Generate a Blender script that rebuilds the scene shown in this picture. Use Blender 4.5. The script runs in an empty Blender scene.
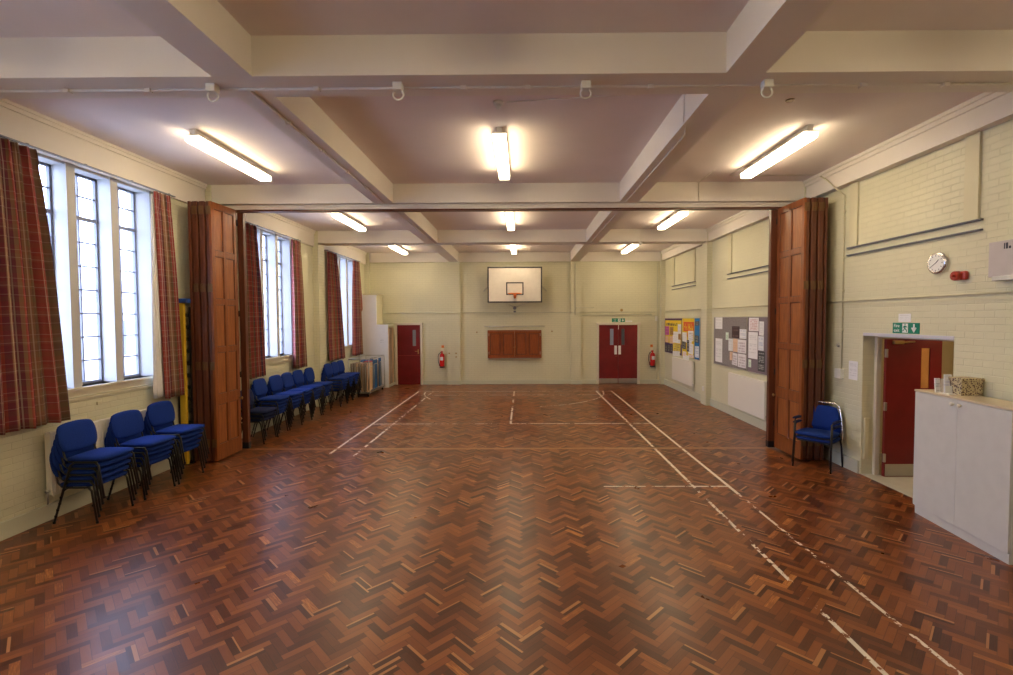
import bpy, bmesh, math, random
from mathutils import Vector, Matrix, Euler
random.seed(7)
PI = math.pi
scn = bpy.context.scene
COL = scn.collection

# ------------------------------------------------------------------ camera
F, PITCH, YAW, ROLL, CX, CY, ZC = 481.906, 0.0357, -0.0064, -0.0042, 519.47, 336.12, 2.2887
cam_d = bpy.data.cameras.new('camera'); cam = bpy.data.objects.new('camera', cam_d); COL.objects.link(cam)
cam_d.sensor_width = 36; cam_d.sensor_fit = 'HORIZONTAL'; cam_d.lens = F/1013*36
cam_d.shift_x = (506.5-CX)/1013; cam_d.shift_y = -(337.5-CY)/1013
cam_d.clip_start = .05; cam_d.clip_end = 200
def unproj(r, fwd, up):          # camera-space direction back to the world
    c, s = math.cos(PITCH), math.sin(PITCH); y, z = c*fwd+s*up, -s*fwd+c*up
    c, s = math.cos(YAW), math.sin(YAW); return Vector((c*r+s*y, -s*r+c*y, z))
cr_, sr_ = math.cos(ROLL), math.sin(ROLL)
right = unproj(cr_, 0, sr_); upv = unproj(-sr_, 0, cr_); fwd = unproj(0, 1, 0)
cam.matrix_world = Matrix(((right.x, upv.x, -fwd.x, 0), (right.y, upv.y, -fwd.y, 0), (right.z, upv.z, -fwd.z, ZC), (0, 0, 0, 1)))
scn.camera = cam

# ------------------------------------------------------------------ light and exposure
scn.view_settings.view_transform = 'Standard'; scn.view_settings.look = 'None'
scn.view_settings.gamma = 1; scn.view_settings.use_curve_mapping = False
scn.view_settings.exposure = 0.5
SKY_STRENGTH = 10.5
LAMP_STRENGTH = 20.0
world = bpy.data.worlds.new('overcast_sky'); scn.world = world; world.use_nodes = True
wb = world.node_tree.nodes['Background']; wb.inputs[0].default_value = (.58, .67, 1, 1); wb.inputs[1].default_value = SKY_STRENGTH

# ------------------------------------------------------------------ node helpers
class NT:
    def __init__(s, name):
        s.m = bpy.data.materials.new(name); s.m.use_nodes = True; s.t = s.m.node_tree; s.n = s.t.nodes
        s.b = s.n['Principled BSDF']; s.out = s.n['Material Output']
    def link(s, a, b):
        if hasattr(a, 'is_output') or hasattr(a, 'links'): s.t.links.new(a, b)
        else: b.default_value = a
    def M(s, op, a, b=None, c=None):
        nd = s.n.new('ShaderNodeMath'); nd.operation = op
        for k, v in enumerate((a, b, c)):
            if v is not None: s.link(v, nd.inputs[k])
        return nd.outputs[0]
    def co(s, kind='Object'):
        nd = s.n.new('ShaderNodeTexCoord'); return nd.outputs[kind]
    def sep(s, v):
        nd = s.n.new('ShaderNodeSeparateXYZ'); s.link(v, nd.inputs[0]); return nd.outputs
    def comb(s, x, y, z):
        nd = s.n.new('ShaderNodeCombineXYZ')
        for k, v in enumerate((x, y, z)): s.link(v, nd.inputs[k])
        return nd.outputs[0]
    def noise(s, vec, scale, detail=3, rough=.5):
        nd = s.n.new('ShaderNodeTexNoise'); s.link(vec, nd.inputs['Vector'])
        nd.inputs['Scale'].default_value = scale; nd.inputs['Detail'].default_value = detail; nd.inputs['Roughness'].default_value = rough
        return nd.outputs[0]
    def white(s, vec):
        nd = s.n.new('ShaderNodeTexWhiteNoise'); s.link(vec, nd.inputs[0]); return nd.outputs
    def ramp(s, f, stops, interp='LINEAR'):
        nd = s.n.new('ShaderNodeValToRGB'); s.link(f, nd.inputs[0]); cr = nd.color_ramp; cr.interpolation = interp
        while len(cr.elements) < len(stops): cr.elements.new(.5)
        for e, (p, c) in zip(cr.elements, stops):
            e.position = p; e.color = (*c, 1) if len(c) == 3 else c
        return nd.outputs[0]
    def mix(s, f, a, b, mode='MIX'):
        nd = s.n.new('ShaderNodeMix'); nd.data_type = 'RGBA'; nd.blend_type = mode
        s.link(f, nd.inputs[0])
        for v, i in ((a, 6), (b, 7)):
            if isinstance(v, tuple): nd.inputs[i].default_value = (*v, 1) if len(v) == 3 else v
            else: s.link(v, nd.inputs[i])
        return nd.outputs[2]
    def bump(s, h, strength=.3, dist=.01):
        nd = s.n.new('ShaderNodeBump'); nd.inputs['Strength'].default_value = strength; nd.inputs['Distance'].default_value = dist
        s.link(h, nd.inputs['Height']); s.link(nd.outputs[0], s.b.inputs['Normal'])
    def base(s, c): 
        if isinstance(c, tuple): s.b.inputs['Base Color'].default_value = (*c, 1)
        else: s.link(c, s.b.inputs['Base Color'])
    def rough(s, r): s.link(r, s.b.inputs['Roughness'])

def simple(name, c, rough=.5, metal=0, var=.025, scale=8, bump=0, spec=None):
    t = NT(name)
    n = t.noise(t.co(), scale, 4)
    c2 = tuple(max(0, v*(1-var*2)) for v in c); c3 = tuple(min(1, v*(1+var)) for v in c)
    t.base(t.ramp(n, [(.3, c2), (.7, c3)])); t.rough(rough); t.b.inputs['Metallic'].default_value = metal
    if bump: t.bump(t.noise(t.co(), scale*12, 3), bump, .003)
    if spec is not None: t.b.inputs['Specular IOR Level'].default_value = spec
    return t.m

def brick_mat(name, axis, c, rough=.45, strength=.55):
    t = NT(name); o = t.sep(t.co())
    vec = t.comb(o[1] if axis == 'x' else o[0], o[2], 0.)
    b = t.n.new('ShaderNodeTexBrick'); t.link(vec, b.inputs['Vector'])
    b.inputs['Scale'].default_value = 1; b.inputs['Brick Width'].default_value = .225; b.inputs['Row Height'].default_value = .076
    b.inputs['Mortar Size'].default_value = .006; b.inputs['Mortar Smooth'].default_value = .6
    b.inputs['Color1'].default_value = (1, 1, 1, 1); b.inputs['Color2'].default_value = (.9, .9, .9, 1); b.inputs['Mortar'].default_value = (0, 0, 0, 1)
    n1 = t.noise(t.co(), 1.2, 4); n2 = t.noise(t.co(), 22, 4); n3 = t.noise(t.co(), 5, 3)
    base = t.ramp(n1, [(.3, tuple(v*.93 for v in c)), (.7, c)])
    base = t.mix(t.M('MULTIPLY', b.outputs[1], .30 if axis == 'y' else .10), base, tuple(v*.55 for v in c))
    base = t.mix(t.M('MULTIPLY', n2, .08), base, tuple(v*.7 for v in c))
    t.base(base); t.rough(rough)
    h = t.M('ADD', b.outputs[0], t.M('ADD', t.M('MULTIPLY', n2, .35), t.M('MULTIPLY', n3, .5)))
    t.bump(h, strength, .006)
    return t.m

def plaster_mat(name, c, rough=.75, mott=.06):
    t = NT(name); n = t.noise(t.co(), .9, 5, .6); n2 = t.noise(t.co(), 60, 2)
    t.base(t.ramp(n, [(.3, tuple(v*(1-mott) for v in c)), (.7, c)])); t.rough(rough); t.bump(n2, .12, .002)
    return t.m

def wood_mat(name, dark, mid, rough=.38, grain_axis='z', scale=1):
    t = NT(name); o = t.sep(t.co())
    k = .12
    v = {'z': (1, 1, k), 'y': (1, k, 1), 'x': (k, 1, 1)}[grain_axis]
    vec = t.comb(t.M('MULTIPLY', o[0], v[0]), t.M('MULTIPLY', o[1], v[1]), t.M('MULTIPLY', o[2], v[2]))
    n = t.noise(vec, 28*scale, 5, .6); n2 = t.noise(t.co(), 1.6, 3)
    c = t.ramp(n, [(.3, dark), (.68, mid)])
    c = t.mix(t.M('MULTIPLY', n2, .45), c, tuple(v*.6 for v in mid))
    t.base(c); t.rough(rough); t.bump(n, .08, .002)
    return t.m

def emit(name, c, s):
    t = NT(name); t.b.inputs['Emission Color'].default_value = (*c, 1); t.b.inputs['Emission Strength'].default_value = s
    t.base((.8, .8, .78)); return t.m

def glass_mat():
    t = NT('window_glass'); t.n.remove(t.b)
    tr = t.n.new('ShaderNodeBsdfTransparent'); gl = t.n.new('ShaderNodeBsdfGlossy'); gl.inputs['Roughness'].default_value = .03
    tr.inputs[0].default_value = (.93, .95, .97, 1)
    mx = t.n.new('ShaderNodeMixShader'); mx.inputs[0].default_value = .04
    t.t.links.new(tr.outputs[0], mx.inputs[1]); t.t.links.new(gl.outputs[0], mx.inputs[2])
    t.t.links.new(mx.outputs[0], t.out.inputs[0]); return t.m

# ------------------------------------------------------------------ materials
def floor_mat():
    t = NT('parquet_herringbone'); M = t.M; o = t.sep(t.co()); x, y = o[0], o[1]
    Wd, n = .0572, 4
    q = 1/math.sqrt(2)/Wd
    u = M('MULTIPLY', M('ADD', x, y), q); v = M('MULTIPLY', M('SUBTRACT', y, x), q)
    i, j = M('FLOOR', u), M('FLOOR', v)
    k = M('FLOORED_MODULO', M('ADD', M('SUBTRACT', i, j), .001), 2*n); k = M('FLOOR', k)
    H = M('LESS_THAN', k, n-.5)
    hm = M('SUBTRACT', i, k); vm = M('SUBTRACT', j, M('SUBTRACT', 2*n-1, k))
    def sel(a, b):   # H ? a : b
        return M('ADD', M('MULTIPLY', H, a), M('MULTIPLY', M('SUBTRACT', 1, H), b))
    idx, idy = sel(hm, i), sel(j, vm)
    along = sel(M('SUBTRACT', u, hm), M('SUBTRACT', v, vm)); across = sel(M('SUBTRACT', v, j), M('SUBTRACT', u, i))
    wn = t.white(t.comb(idx, idy, H)); r1 = wn[0]; rc = t.sep(wn[1])
    big = t.noise(t.co(), .55, 3)
    grain = t.noise(t.comb(M('MULTIPLY', along, .35), M('MULTIPLY', across, 5.), M('MULTIPLY', r1, 90.)), 1.6, 4, .65)
    tone = M('ADD', M('MULTIPLY', r1, .86), M('MULTIPLY', M('SUBTRACT', grain, .5), .34))
    tone = M('ADD', tone, M('MULTIPLY', M('SUBTRACT', big, .5), .25))
    # a pale sapwood edge on some blocks
    sap = M('MULTIPLY', M('LESS_THAN', rc[0], .06), M('GREATER_THAN', across, M('ADD', .45, M('MULTIPLY', rc[1], .35))))
    col = t.ramp(tone, [(0, (.062, .017, .006)), (.28, (.125, .035, .011)), (.62, (.22, .065, .017)), (.84, (.265, .086, .023)), (.89, (.47, .175, .038)), (1, (.62, .26, .065))])
    col = t.mix(M('MULTIPLY', sap, .8), col, (.48, .215, .08))
    e1 = M('MINIMUM', across, M('SUBTRACT', 1, across)); e2 = M('MINIMUM', along, M('SUBTRACT', n, along))
    gap = M('LESS_THAN', M('MINIMUM', e1, e2), .035)
    col = t.mix(M('MULTIPLY', gap, .55), col, (.03, .012, .008))
    # painted court lines
    def rect(x0, x1, y0, y1):
        a = M('LESS_THAN', M('ABSOLUTE', M('SUBTRACT', x, (x0+x1)/2)), (x1-x0)/2)
        b = M('LESS_THAN', M('ABSOLUTE', M('SUBTRACT', y, (y0+y1)/2)), (y1-y0)/2)
        return M('MULTIPLY', a, b)
    w = .022
    wear = t.noise(t.co(), 9, 5, .7); wear2 = t.noise(t.co(), 1.4, 2)
    def worn(ms, th):
        m = ms[0]
        for q_ in ms[1:]: m = M('MAXIMUM', m, q_)
        return M('MULTIPLY', m, M('GREATER_THAN', M('ADD', wear, M('MULTIPLY', M('SUBTRACT', wear2, .5), .5)), th))
    strong = worn([rect(-3.30-w, -3.30+w, 8.15, 15.2), rect(2.80-w, 2.80+w, 6.2, 15.2), rect(2.32-w, 2.32+w, 11.5, 15.2)], .33)
    mid = worn([rect(2.32-w, 2.32+w, 6.8, 11.5), rect(-.27-w, -.27+w, 10.47, 12.3), rect(-3.30, -1.7, 10.44, 10.48), rect(-.27, 2.80, 10.44, 10.485),
                rect(-3.3, -.8, 15.16, 15.2), rect(2.0, 2.8, 15.16, 15.2), rect(2.32, 2.8, 6.48, 6.52)], .42)
    near = worn([rect(2.32-.019, 2.32+.019, 1.8, 6.8), rect(2.80-.016, 2.80+.016, 1.8, 6.2)], .50)
    faint = worn([rect(-2.84-w, -2.84+w, 8.0, 15.2), rect(-1.7, -.27, 10.44, 10.48), rect(-3.3, 2.8, 15.16, 15.2), rect(-3.3, 2.8, 14.42, 14.46), rect(-.27-w, -.27+w, 12.3, 15.2), rect(1.1, 2.8, 6.49, 6.52)], .50)
    d = M('SQRT', M('ADD', M('POWER', M('ADD', x, .27), 2), M('POWER', M('SUBTRACT', y, 15.2), 2)))
    ring = M('MULTIPLY', M('LESS_THAN', M('ABSOLUTE', M('SUBTRACT', d, 2.79)), .022), M('LESS_THAN', y, 15.2))
    xr = M('GREATER_THAN', M('ABSOLUTE', M('SUBTRACT', x, -1.1)), 1.55)
    arc = worn([M('MULTIPLY', ring, xr)], .46)
    ln = M('MAXIMUM', M('MAXIMUM', M('MAXIMUM', strong, mid), M('MAXIMUM', near, faint)), arc)
    col = t.mix(M('MULTIPLY', ln, .85), col, (.78, .74, .66))
    strip = M('LESS_THAN', M('ABSOLUTE', M('SUBTRACT', y, 8.44)), .045)
    col = t.mix(M('MULTIPLY', strip, .85), col, (.42, .20, .08))
    slot = M('LESS_THAN', M('ABSOLUTE', M('SUBTRACT', y, 8.44)), .006)
    col = t.mix(M('MULTIPLY', slot, .8), col, (.04, .02, .01))
    t.base(col)
    t.rough(M('ADD', .24, M('ADD', M('MULTIPLY', rc[2], .05), M('MULTIPLY', t.noise(t.co(), 3, 4), .10))))
    t.b.inputs['Specular IOR Level'].default_value = .5
    h = M('ADD', M('MULTIPLY', M('SUBTRACT', 1, gap), .6), M('ADD', M('MULTIPLY', r1, .3), M('MULTIPLY', t.noise(t.co(), 14, 3), .5)))
    t.bump(h, .15, .0012)
    return t.m

WALLC = (.71, .685, .49)
m_floor = floor_mat()
m_brick_x = brick_mat('painted_brick_side', 'x', WALLC)
m_brick_y = brick_mat('painted_brick_end', 'y', WALLC)
m_cream = plaster_mat('cream_paint', (.68, .64, .44), .5)
m_skirt = plaster_mat('grey_green_skirting_paint', (.60, .60, .47), .5)
m_ceil = plaster_mat('ceiling_paint', (.84, .76, .75), .8, .08)
m_beam = plaster_mat('beam_paint', (.84, .79, .71), .7)
m_stone = plaster_mat('mullion_paint', (.56, .56, .54), .6)
m_sill = plaster_mat('sill_paint', (.70, .66, .50), .5)
m_iron = simple('window_iron', (.22, .23, .27), .5)
m_glass = glass_mat()
m_diff = emit('lit_diffuser', (1, .80, .50), LAMP_STRENGTH)
m_diffend = emit('lit_diffuser_end', (1, .84, .56), LAMP_STRENGTH*.18)
m_white = simple('white_enamel', (.78, .77, .72), .4)
m_whitep = simple('white_painted_board', (.84, .84, .84), .55, var=.01)
m_red = simple('red_door_paint', (.19, .010, .012), .35, var=.1, scale=3)
m_frame = simple('door_frame_paint', (.70, .64, .52), .45)
m_lav = simple('lavender_frame_paint', (.60, .60, .68), .4)
m_steel = simple('brushed_steel', (.55, .54, .51), .35, 1)
m_brass = simple('aged_brass', (.45, .30, .12), .4, 1)
m_dbrass = simple('dull_dark_brass', (.20, .115, .055), .45, .7)
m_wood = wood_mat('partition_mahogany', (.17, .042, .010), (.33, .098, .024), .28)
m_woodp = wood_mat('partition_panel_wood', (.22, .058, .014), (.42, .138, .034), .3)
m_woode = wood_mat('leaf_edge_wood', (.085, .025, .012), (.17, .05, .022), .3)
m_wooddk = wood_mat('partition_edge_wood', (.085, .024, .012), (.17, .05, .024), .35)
m_hatch = wood_mat('hatch_wood', (.21, .045, .010), (.36, .090, .020), .35)
m_black = simple('black_tube_paint', (.012, .012, .014), .38)
m_rubber = simple('black_rubber', (.02, .02, .02), .7)
def fabric(name, c):
    t = NT(name); n = t.noise(t.co(), 260, 2); n2 = t.noise(t.co(), 5, 2)
    t.base(t.mix(t.M('MULTIPLY', n2, .4), t.ramp(n, [(.35, tuple(v*.55 for v in c)), (.65, c)]), tuple(v*.8 for v in c)))
    t.rough(.85); t.b.inputs['Specular IOR Level'].default_value = .15; t.bump(n, .2, .001); return t.m
m_blue = fabric('royal_blue_fabric', (.013, .046, .29))
m_navy = fabric('navy_grey_fabric', (.022, .032, .105))
m_blue2 = fabric('mid_blue_fabric', (.014, .045, .25))
m_chrome = simple('chrome_tube', (.75, .75, .78), .15, 1)
m_yel = simple('yellow_paint', (.72, .48, .03), .45)
m_capb = simple('blue_plastic', (.02, .07, .30), .5)
m_pin = fabric('grey_pinboard_felt', (.34, .31, .31))
m_alarm = simple('red_plastic', (.40, .035, .015), .3)
m_ext = simple('extinguisher_red', (.55, .01, .01), .25)
m_or = simple('orange_paint', (.85, .22, .02), .4)
m_green = simple('exit_sign_green', (.0, .22, .13), .4, var=.01)
m_sign = simple('sign_white', (.86, .87, .85), .45, var=.01)
m_ink = simple('printed_ink', (.04, .04, .06), .6)
m_board = simple('backboard_white', (.80, .74, .66), .45)
m_bline = simple('backboard_black_line', (.035, .035, .04), .5)
m_rad = simple('radiator_enamel', (.80, .77, .69), .4, var=.005)
m_cup = simple('pale_grey_laminate', (.62, .62, .60), .4, var=.02)
m_cuptop = simple('beige_laminate', (.66, .56, .40), .3)
m_knob = simple('ivory_knob', (.82, .78, .66), .3)
m_corr = plaster_mat('corridor_cream_paint', (.62, .52, .32), .6)
m_mat = simple('pale_lino', (.55, .53, .46), .4)
m_ledge_shade = simple('shadow_line_ledge_paint', (.15, .155, .17), .8)  # dust grey that paints in the shadow lines at the blind panel ledges
m_lining = simple('white_curtain_lining', (.80, .79, .76), .8)
m_beige = simple('beige_board', (.60, .42, .26), .6)
m_bmat = simple('blue_board', (.02, .13, .36), .5)
m_rmat = simple('red_board', (.50, .04, .05), .5)
m_grm = simple('grey_brown_board', (.33, .26, .20), .6)
m_vis = simple('dim_glazing', (.10, .11, .12), .12)
m_vis2 = simple('pale_blue_glazing', (.36, .44, .58), .15)
m_vis3 = simple('amber_lit_glazing', (.72, .36, .12), .25)
m_hallglass = simple('narrow_glazing_grey', (.22, .25, .28), .15)

def plaid():
    t = NT('tartan_curtain_cloth'); M = t.M
    uv = t.sep(t.co('UV')); u, v = uv[0], uv[1]
    RED, MAR, TAN, NAV, OLV = (.33, .060, .045), (.17, .030, .050), (.30, .17, .095), (.050, .028, .06), (.18, .115, .06)
    fu = M('FLOORED_MODULO', M('DIVIDE', u, .52), 1); fv = M('FLOORED_MODULO', M('DIVIDE', v, .30), 1)
    su = t.ramp(fu, [(0, RED), (.20, MAR), (.34, TAN), (.46, OLV), (.60, NAV), (.68, MAR), (.82, TAN), (.9, RED)], 'CONSTANT')
    sv = t.ramp(fv, [(0, RED), (.30, OLV), (.48, MAR), (.78, TAN)], 'CONSTANT')
    c = t.mix(.18, su, sv)
    def lines(f, ps, wd):
        m = None
        for p_ in ps:
            l = M('LESS_THAN', M('ABSOLUTE', M('SUBTRACT', f, p_)), wd); m = l if m is None else M('MAXIMUM', m, l)
        return m
    l1 = lines(fu, (.10, .40, .75), .011); l2 = lines(fv, (.13, .55, .86), .013)
    c = t.mix(M('MULTIPLY', l1, .55), c, (.62, .52, .42)); c = t.mix(M('MULTIPLY', l2, .26), c, (.62, .52, .42))
    t.base(c); t.rough(.85); t.bump(t.noise(t.co(), 300, 2), .15, .001)
    t.b.inputs['Transmission Weight'].default_value = 0
    return t.m
m_plaid = plaid()

def paper_mat(name, bg, ink, rows=14, axis='x', dens=.55):
    """printed sheet: rows of short marks inside margins"""
    t = NT(name); M = t.M; g = t.sep(t.co('Generated'))
    a, b = (g[1] if axis == 'x' else g[0]), g[2]
    row = M('FLOOR', M('MULTIPLY', b, rows)); fr = M('FRACT', M('MULTIPLY', b, rows))
    w_ = t.white(t.comb(M('FLOOR', M('MULTIPLY', a, 22.)), row, 3.))[0]; w2 = t.white(t.comb(row, 7., 1.))[0]
    mark = M('MULTIPLY', M('LESS_THAN', w_, .8), M('MULTIPLY', M('GREATER_THAN', fr, .35), M('LESS_THAN', w2, dens+.2)))
    ins = M('MULTIPLY', M('LESS_THAN', M('ABSOLUTE', M('SUBTRACT', a, .5)), .38), M('LESS_THAN', M('ABSOLUTE', M('SUBTRACT', b, .5)), .42))
    t.base(t.mix(M('MULTIPLY', M('MULTIPLY', mark, ins), dens*.6), bg, ink)); t.rough(.6); return t.m
PM = [paper_mat('printed_sheet_plain', (.84, .84, .86), (.15, .15, .2), 16, dens=.35),
      paper_mat('printed_sheet_red_ink', (.86, .82, .84), (.45, .08, .10), 8, dens=.8),
      paper_mat('printed_sheet_blue_ink', (.82, .84, .88), (.12, .2, .5), 7, dens=.6),
      paper_mat('printed_sheet_busy', (.82, .80, .82), (.25, .12, .2), 5, dens=.7),
      paper_mat('orange_sheet', (.80, .55, .36), (.35, .2, .15), 12, dens=.4),
      paper_mat('dark_poster', (.05, .025, .03), (.3, .2, .2), 4, dens=.5),
      paper_mat('blackwhite_poster', (.05, .05, .05), (.75, .75, .72), 12, dens=.7),
      paper_mat('green_white_sheet', (.75, .85, .75), (.03, .35, .08), 6, dens=.7),
      paper_mat('pink_poster', (.60, .12, .42), (.2, .05, .15), 3, dens=.7),
      paper_mat('brown_poster', (.42, .24, .08), (.2, .08, .03), 4, dens=.7),
      paper_mat('yellow_ink_poster', (.75, .60, .08), (.08, .05, .10), 4, dens=.9)]
WM = paper_mat('printed_notice_end', (.84, .84, .84), (.1, .1, .12), 6, 'y', .5)

# ------------------------------------------------------------------ geometry helpers
class MB:
    def __init__(s): s.bm = bmesh.new(); s.mi = 0
    def _mark(s, geo):
        for f in geo:
            if isinstance(f, bmesh.types.BMFace): f.material_index = s.mi
    def box(s, x0, x1, y0, y1, z0, z1, bev=0):
        x0, x1 = min(x0, x1), max(x0, x1); y0, y1 = min(y0, y1), max(y0, y1); z0, z1 = min(z0, z1), max(z0, z1)
        vs = [s.bm.verts.new(p) for p in ((x0, y0, z0), (x1, y0, z0), (x1, y1, z0), (x0, y1, z0), (x0, y0, z1), (x1, y0, z1), (x1, y1, z1), (x0, y1, z1))]
        fs = [s.bm.faces.new([vs[i] for i in q]) for q in ((0, 3, 2, 1), (4, 5, 6, 7), (0, 1, 5, 4), (1, 2, 6, 5), (2, 3, 7, 6), (3, 0, 4, 7))]
        s._mark(fs)
        if bev:
            es = list({e for f in fs for e in f.edges})
            r = bmesh.ops.bevel(s.bm, geom=es, offset=min(bev, (x1-x0)*.45, (y1-y0)*.45, (z1-z0)*.45), segments=2, affect='EDGES', profile=.5)
            s._mark(r['faces'])
        return s
    def prism(s, pts, d):
        """closed outline pts extruded by vector d"""
        a = [s.bm.verts.new(p) for p in pts]; b = [s.bm.verts.new(Vector(p)+Vector(d)) for p in pts]
        n = len(a); fs = [s.bm.faces.new(a[::-1]), s.bm.faces.new(b)]
        for i in range(n): fs.append(s.bm.faces.new((a[i], a[(i+1) % n], b[(i+1) % n], b[i])))
        s._mark(fs); return s
    def tube(s, pts, r, seg=8, closed=False, flat=1.0):
        pts = [Vector(p) for p in pts]; n = len(pts); rings = []; prev = None
        for i, p in enumerate(pts):
            if closed: d = (pts[(i+1) % n]-pts[i-1])
            else: d = (pts[min(i+1, n-1)]-pts[max(i-1, 0)])
            d.normalize()
            if prev is None:
                up = Vector((0, 0, 1)) if abs(d.z) < .9 else Vector((0, 1, 0))
                a = d.cross(up).normalized()
            else: a = (prev - d*prev.dot(d)).normalized()
            prev = a; b = d.cross(a)
            rr = r[i] if isinstance(r, (list, tuple)) else r
            rings.append([s.bm.verts.new(p + a*math.cos(2*PI*k/seg)*rr*flat + b*math.sin(2*PI*k/seg)*rr) for k in range(seg)])
        fs = []
        for i in range(n if closed else n-1):
            A, B = rings[i], rings[(i+1) % n]
            for k in range(seg): fs.append(s.bm.faces.new((A[k], A[(k+1) % seg], B[(k+1) % seg], B[k])))
        if not closed: fs += [s.bm.faces.new(rings[0][::-1]), s.bm.faces.new(rings[-1])]
        for f in fs: f.smooth = True
        s._mark(fs); return s
    def lathe(s, prof, c, axis=(0, 0, 1), seg=20):
        """prof: list of (radius, height) along axis from c"""
        ax = Vector(axis).normalized(); up = Vector((0, 0, 1)) if abs(ax.z) < .9 else Vector((1, 0, 0))
        a = ax.cross(up).normalized(); b = ax.cross(a); c = Vector(c); rings = []
        for r, h in prof:
            rings.append([s.bm.verts.new(c+ax*h+(a*math.cos(2*PI*k/seg)+b*math.sin(2*PI*k/seg))*max(r, 1e-4)) for k in range(seg)])
        fs = []
        for A, B in zip(rings, rings[1:]):
            for k in range(seg): fs.append(s.bm.faces.new((A[k], A[(k+1) % seg], B[(k+1) % seg], B[k])))
        for f in fs: f.smooth = True
        fs += [s.bm.faces.new(rings[0][::-1]), s.bm.faces.new(rings[-1])]
        s._mark(fs); return s
    def xf(s, m): bmesh.ops.transform(s.bm, matrix=m, verts=s.bm.verts); return s
    def build(s, name, mats, parent=None, loc=None):
        bmesh.ops.recalc_face_normals(s.bm, faces=s.bm.faces)
        me = bpy.data.meshes.new(name)
        if loc is not None: bmesh.ops.translate(s.bm, vec=-Vector(loc), verts=s.bm.verts)
        s.bm.to_mesh(me); s.bm.free()
        for m in (mats if isinstance(mats, (list, tuple)) else [mats]): me.materials.append(m)
        o = bpy.data.objects.new(name, me); COL.objects.link(o)
        if parent is not None: o.parent = parent
        if loc is not None: o.location = loc
        return o
def box(*a, bev=0): return MB().box(*a, bev=bev)
def tag(o, label, cat, group=None):
    o['label'] = label; o['category'] = cat
    if group: o['group'] = group
    return o
def struct(o, label=None, cat=None):
    o['kind'] = 'structure'
    if label: o['label'] = label
    if cat: o['category'] = cat
    return o
def empty(name, loc=(0, 0, 0), rz=0):
    o = bpy.data.objects.new(name, None); COL.objects.link(o); o.location = loc; o.rotation_euler = (0, 0, rz); o.empty_display_size = .1; return o
def thing(name, label, cat, loc=(0, 0, 0), rz=0, group=None): return tag(empty(name, loc, rz), label, cat, group)
def rel(o, root):
    """child built in world coordinates: keep it in place under its root"""
    o.parent = root; o.location = Vector(o.location) - Vector(root.location); return o
def sub(o, part):
    """a sub-part sits in its part's own frame"""
    o.parent = part; o.location = (0, 0, 0); return o
def textobj(name, s, size, m, parent, loc, rot, ext=.001, align='CENTER'):
    cu = bpy.data.curves.new(name, 'FONT'); cu.body = s; cu.size = size; cu.extrude = ext; cu.align_x = align; cu.align_y = 'CENTER'
    tmp = bpy.data.objects.new(name+'_tmp', cu); COL.objects.link(tmp); bpy.context.view_layer.update()
    me = bpy.data.meshes.new_from_object(tmp.evaluated_get(bpy.context.evaluated_depsgraph_get()))
    bpy.data.objects.remove(tmp); me.materials.clear(); me.materials.append(m)
    o = bpy.data.objects.new(name, me); COL.objects.link(o); o.parent = parent; o.location = loc; o.rotation_euler = rot; return o

# ------------------------------------------------------------------ room
XL, XR, D, ZCEIL, ZB = -5.46, 4.93, 16.86, 4.60, 4.276
YR = -2.6           # wall behind the photographer
struct(MB().box(-5.9, 5.4, YR-.3, D+.35, -.1, 0).build('floor', m_floor), 'herringbone parquet floor of reddish brown blocks with worn white court lines', 'floor')
struct(MB().box(-5.9, 5.4, YR-.3, D+.35, ZCEIL, ZCEIL+.2).build('ceiling', m_ceil), 'pale mauve plaster ceiling between the beams', 'ceiling')
trim_n = [0]
def trim(mb, m, label=None):
    trim_n[0] += 1
    return struct(mb.build('trim_%d' % trim_n[0], m), label, 'beam' if label and 'beam' in label else 'trim')
for x0, x1, nm in ((-2.53, -2.20, 'left'), (1.66, 1.98, 'right')):
    trim(MB().box(x0, x1, YR, D-.02, ZB, ZCEIL+.01), m_beam, 'long %s ceiling beam running the length of the hall' % nm)
for k, (y0, y1, nm) in enumerate(((3.99, 4.36, 'nearest'), (8.29, 8.62, 'above the partition track'), (12.58, 12.92, 'beyond the partition'))):
    trim(MB().box(-5.312, -2.53, y0, y1, ZB, ZCEIL+.01).box(-2.20, 1.66, y0, y1, ZB, ZCEIL+.01).box(1.98, 4.792, y0, y1, ZB, ZCEIL+.01), m_beam, 'cross ceiling beam, ' + nm)
trim(MB().box(-5.312, -2.53, D-.07, D, ZB, ZCEIL+.01).box(-2.20, 1.66, D-.07, D, ZB, ZCEIL+.01).box(1.98, 4.792, D-.07, D, ZB, ZCEIL+.01), m_beam, 'shallow beam along the top of the far wall')

# windows: bay centres, each with three lights between two mullions
WINS = [(2.0, 'window_4'), (6.17, 'window_1'), (10.43, 'window_2'), (14.70, 'window_3')]
HALF, SILL, HEAD = .95, 1.47, 4.19
mb = MB(); ylast = YR-.3
for yc, _ in WINS:
    mb.box(XL-.36, XL, ylast, yc-HALF, 0, ZCEIL); ylast = yc+HALF
    mb.box(XL-.36, XL, yc-HALF, yc+HALF, 0, SILL); mb.box(XL-.36, XL, yc-HALF, yc+HALF, HEAD, ZCEIL)
mb.box(XL-.36, XL, ylast, D+.35, 0, ZCEIL)
struct(mb.build('wall_left', m_brick_x), 'cream painted brick wall with tall windows', 'wall')
# right wall with doorway
DY0, DY1, DH = 5.53, 7.00, 2.07
mb = MB().box(XR, XR+.17, YR-.3, DY0, 0, ZCEIL).box(XR, XR+.17, DY1, D+.35, 0, ZCEIL).box(XR, XR+.17, DY0, DY1, DH, ZCEIL)
struct(mb.build('wall_right', m_brick_x), 'cream painted brick wall with blind panels and fire exit', 'wall')
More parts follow.
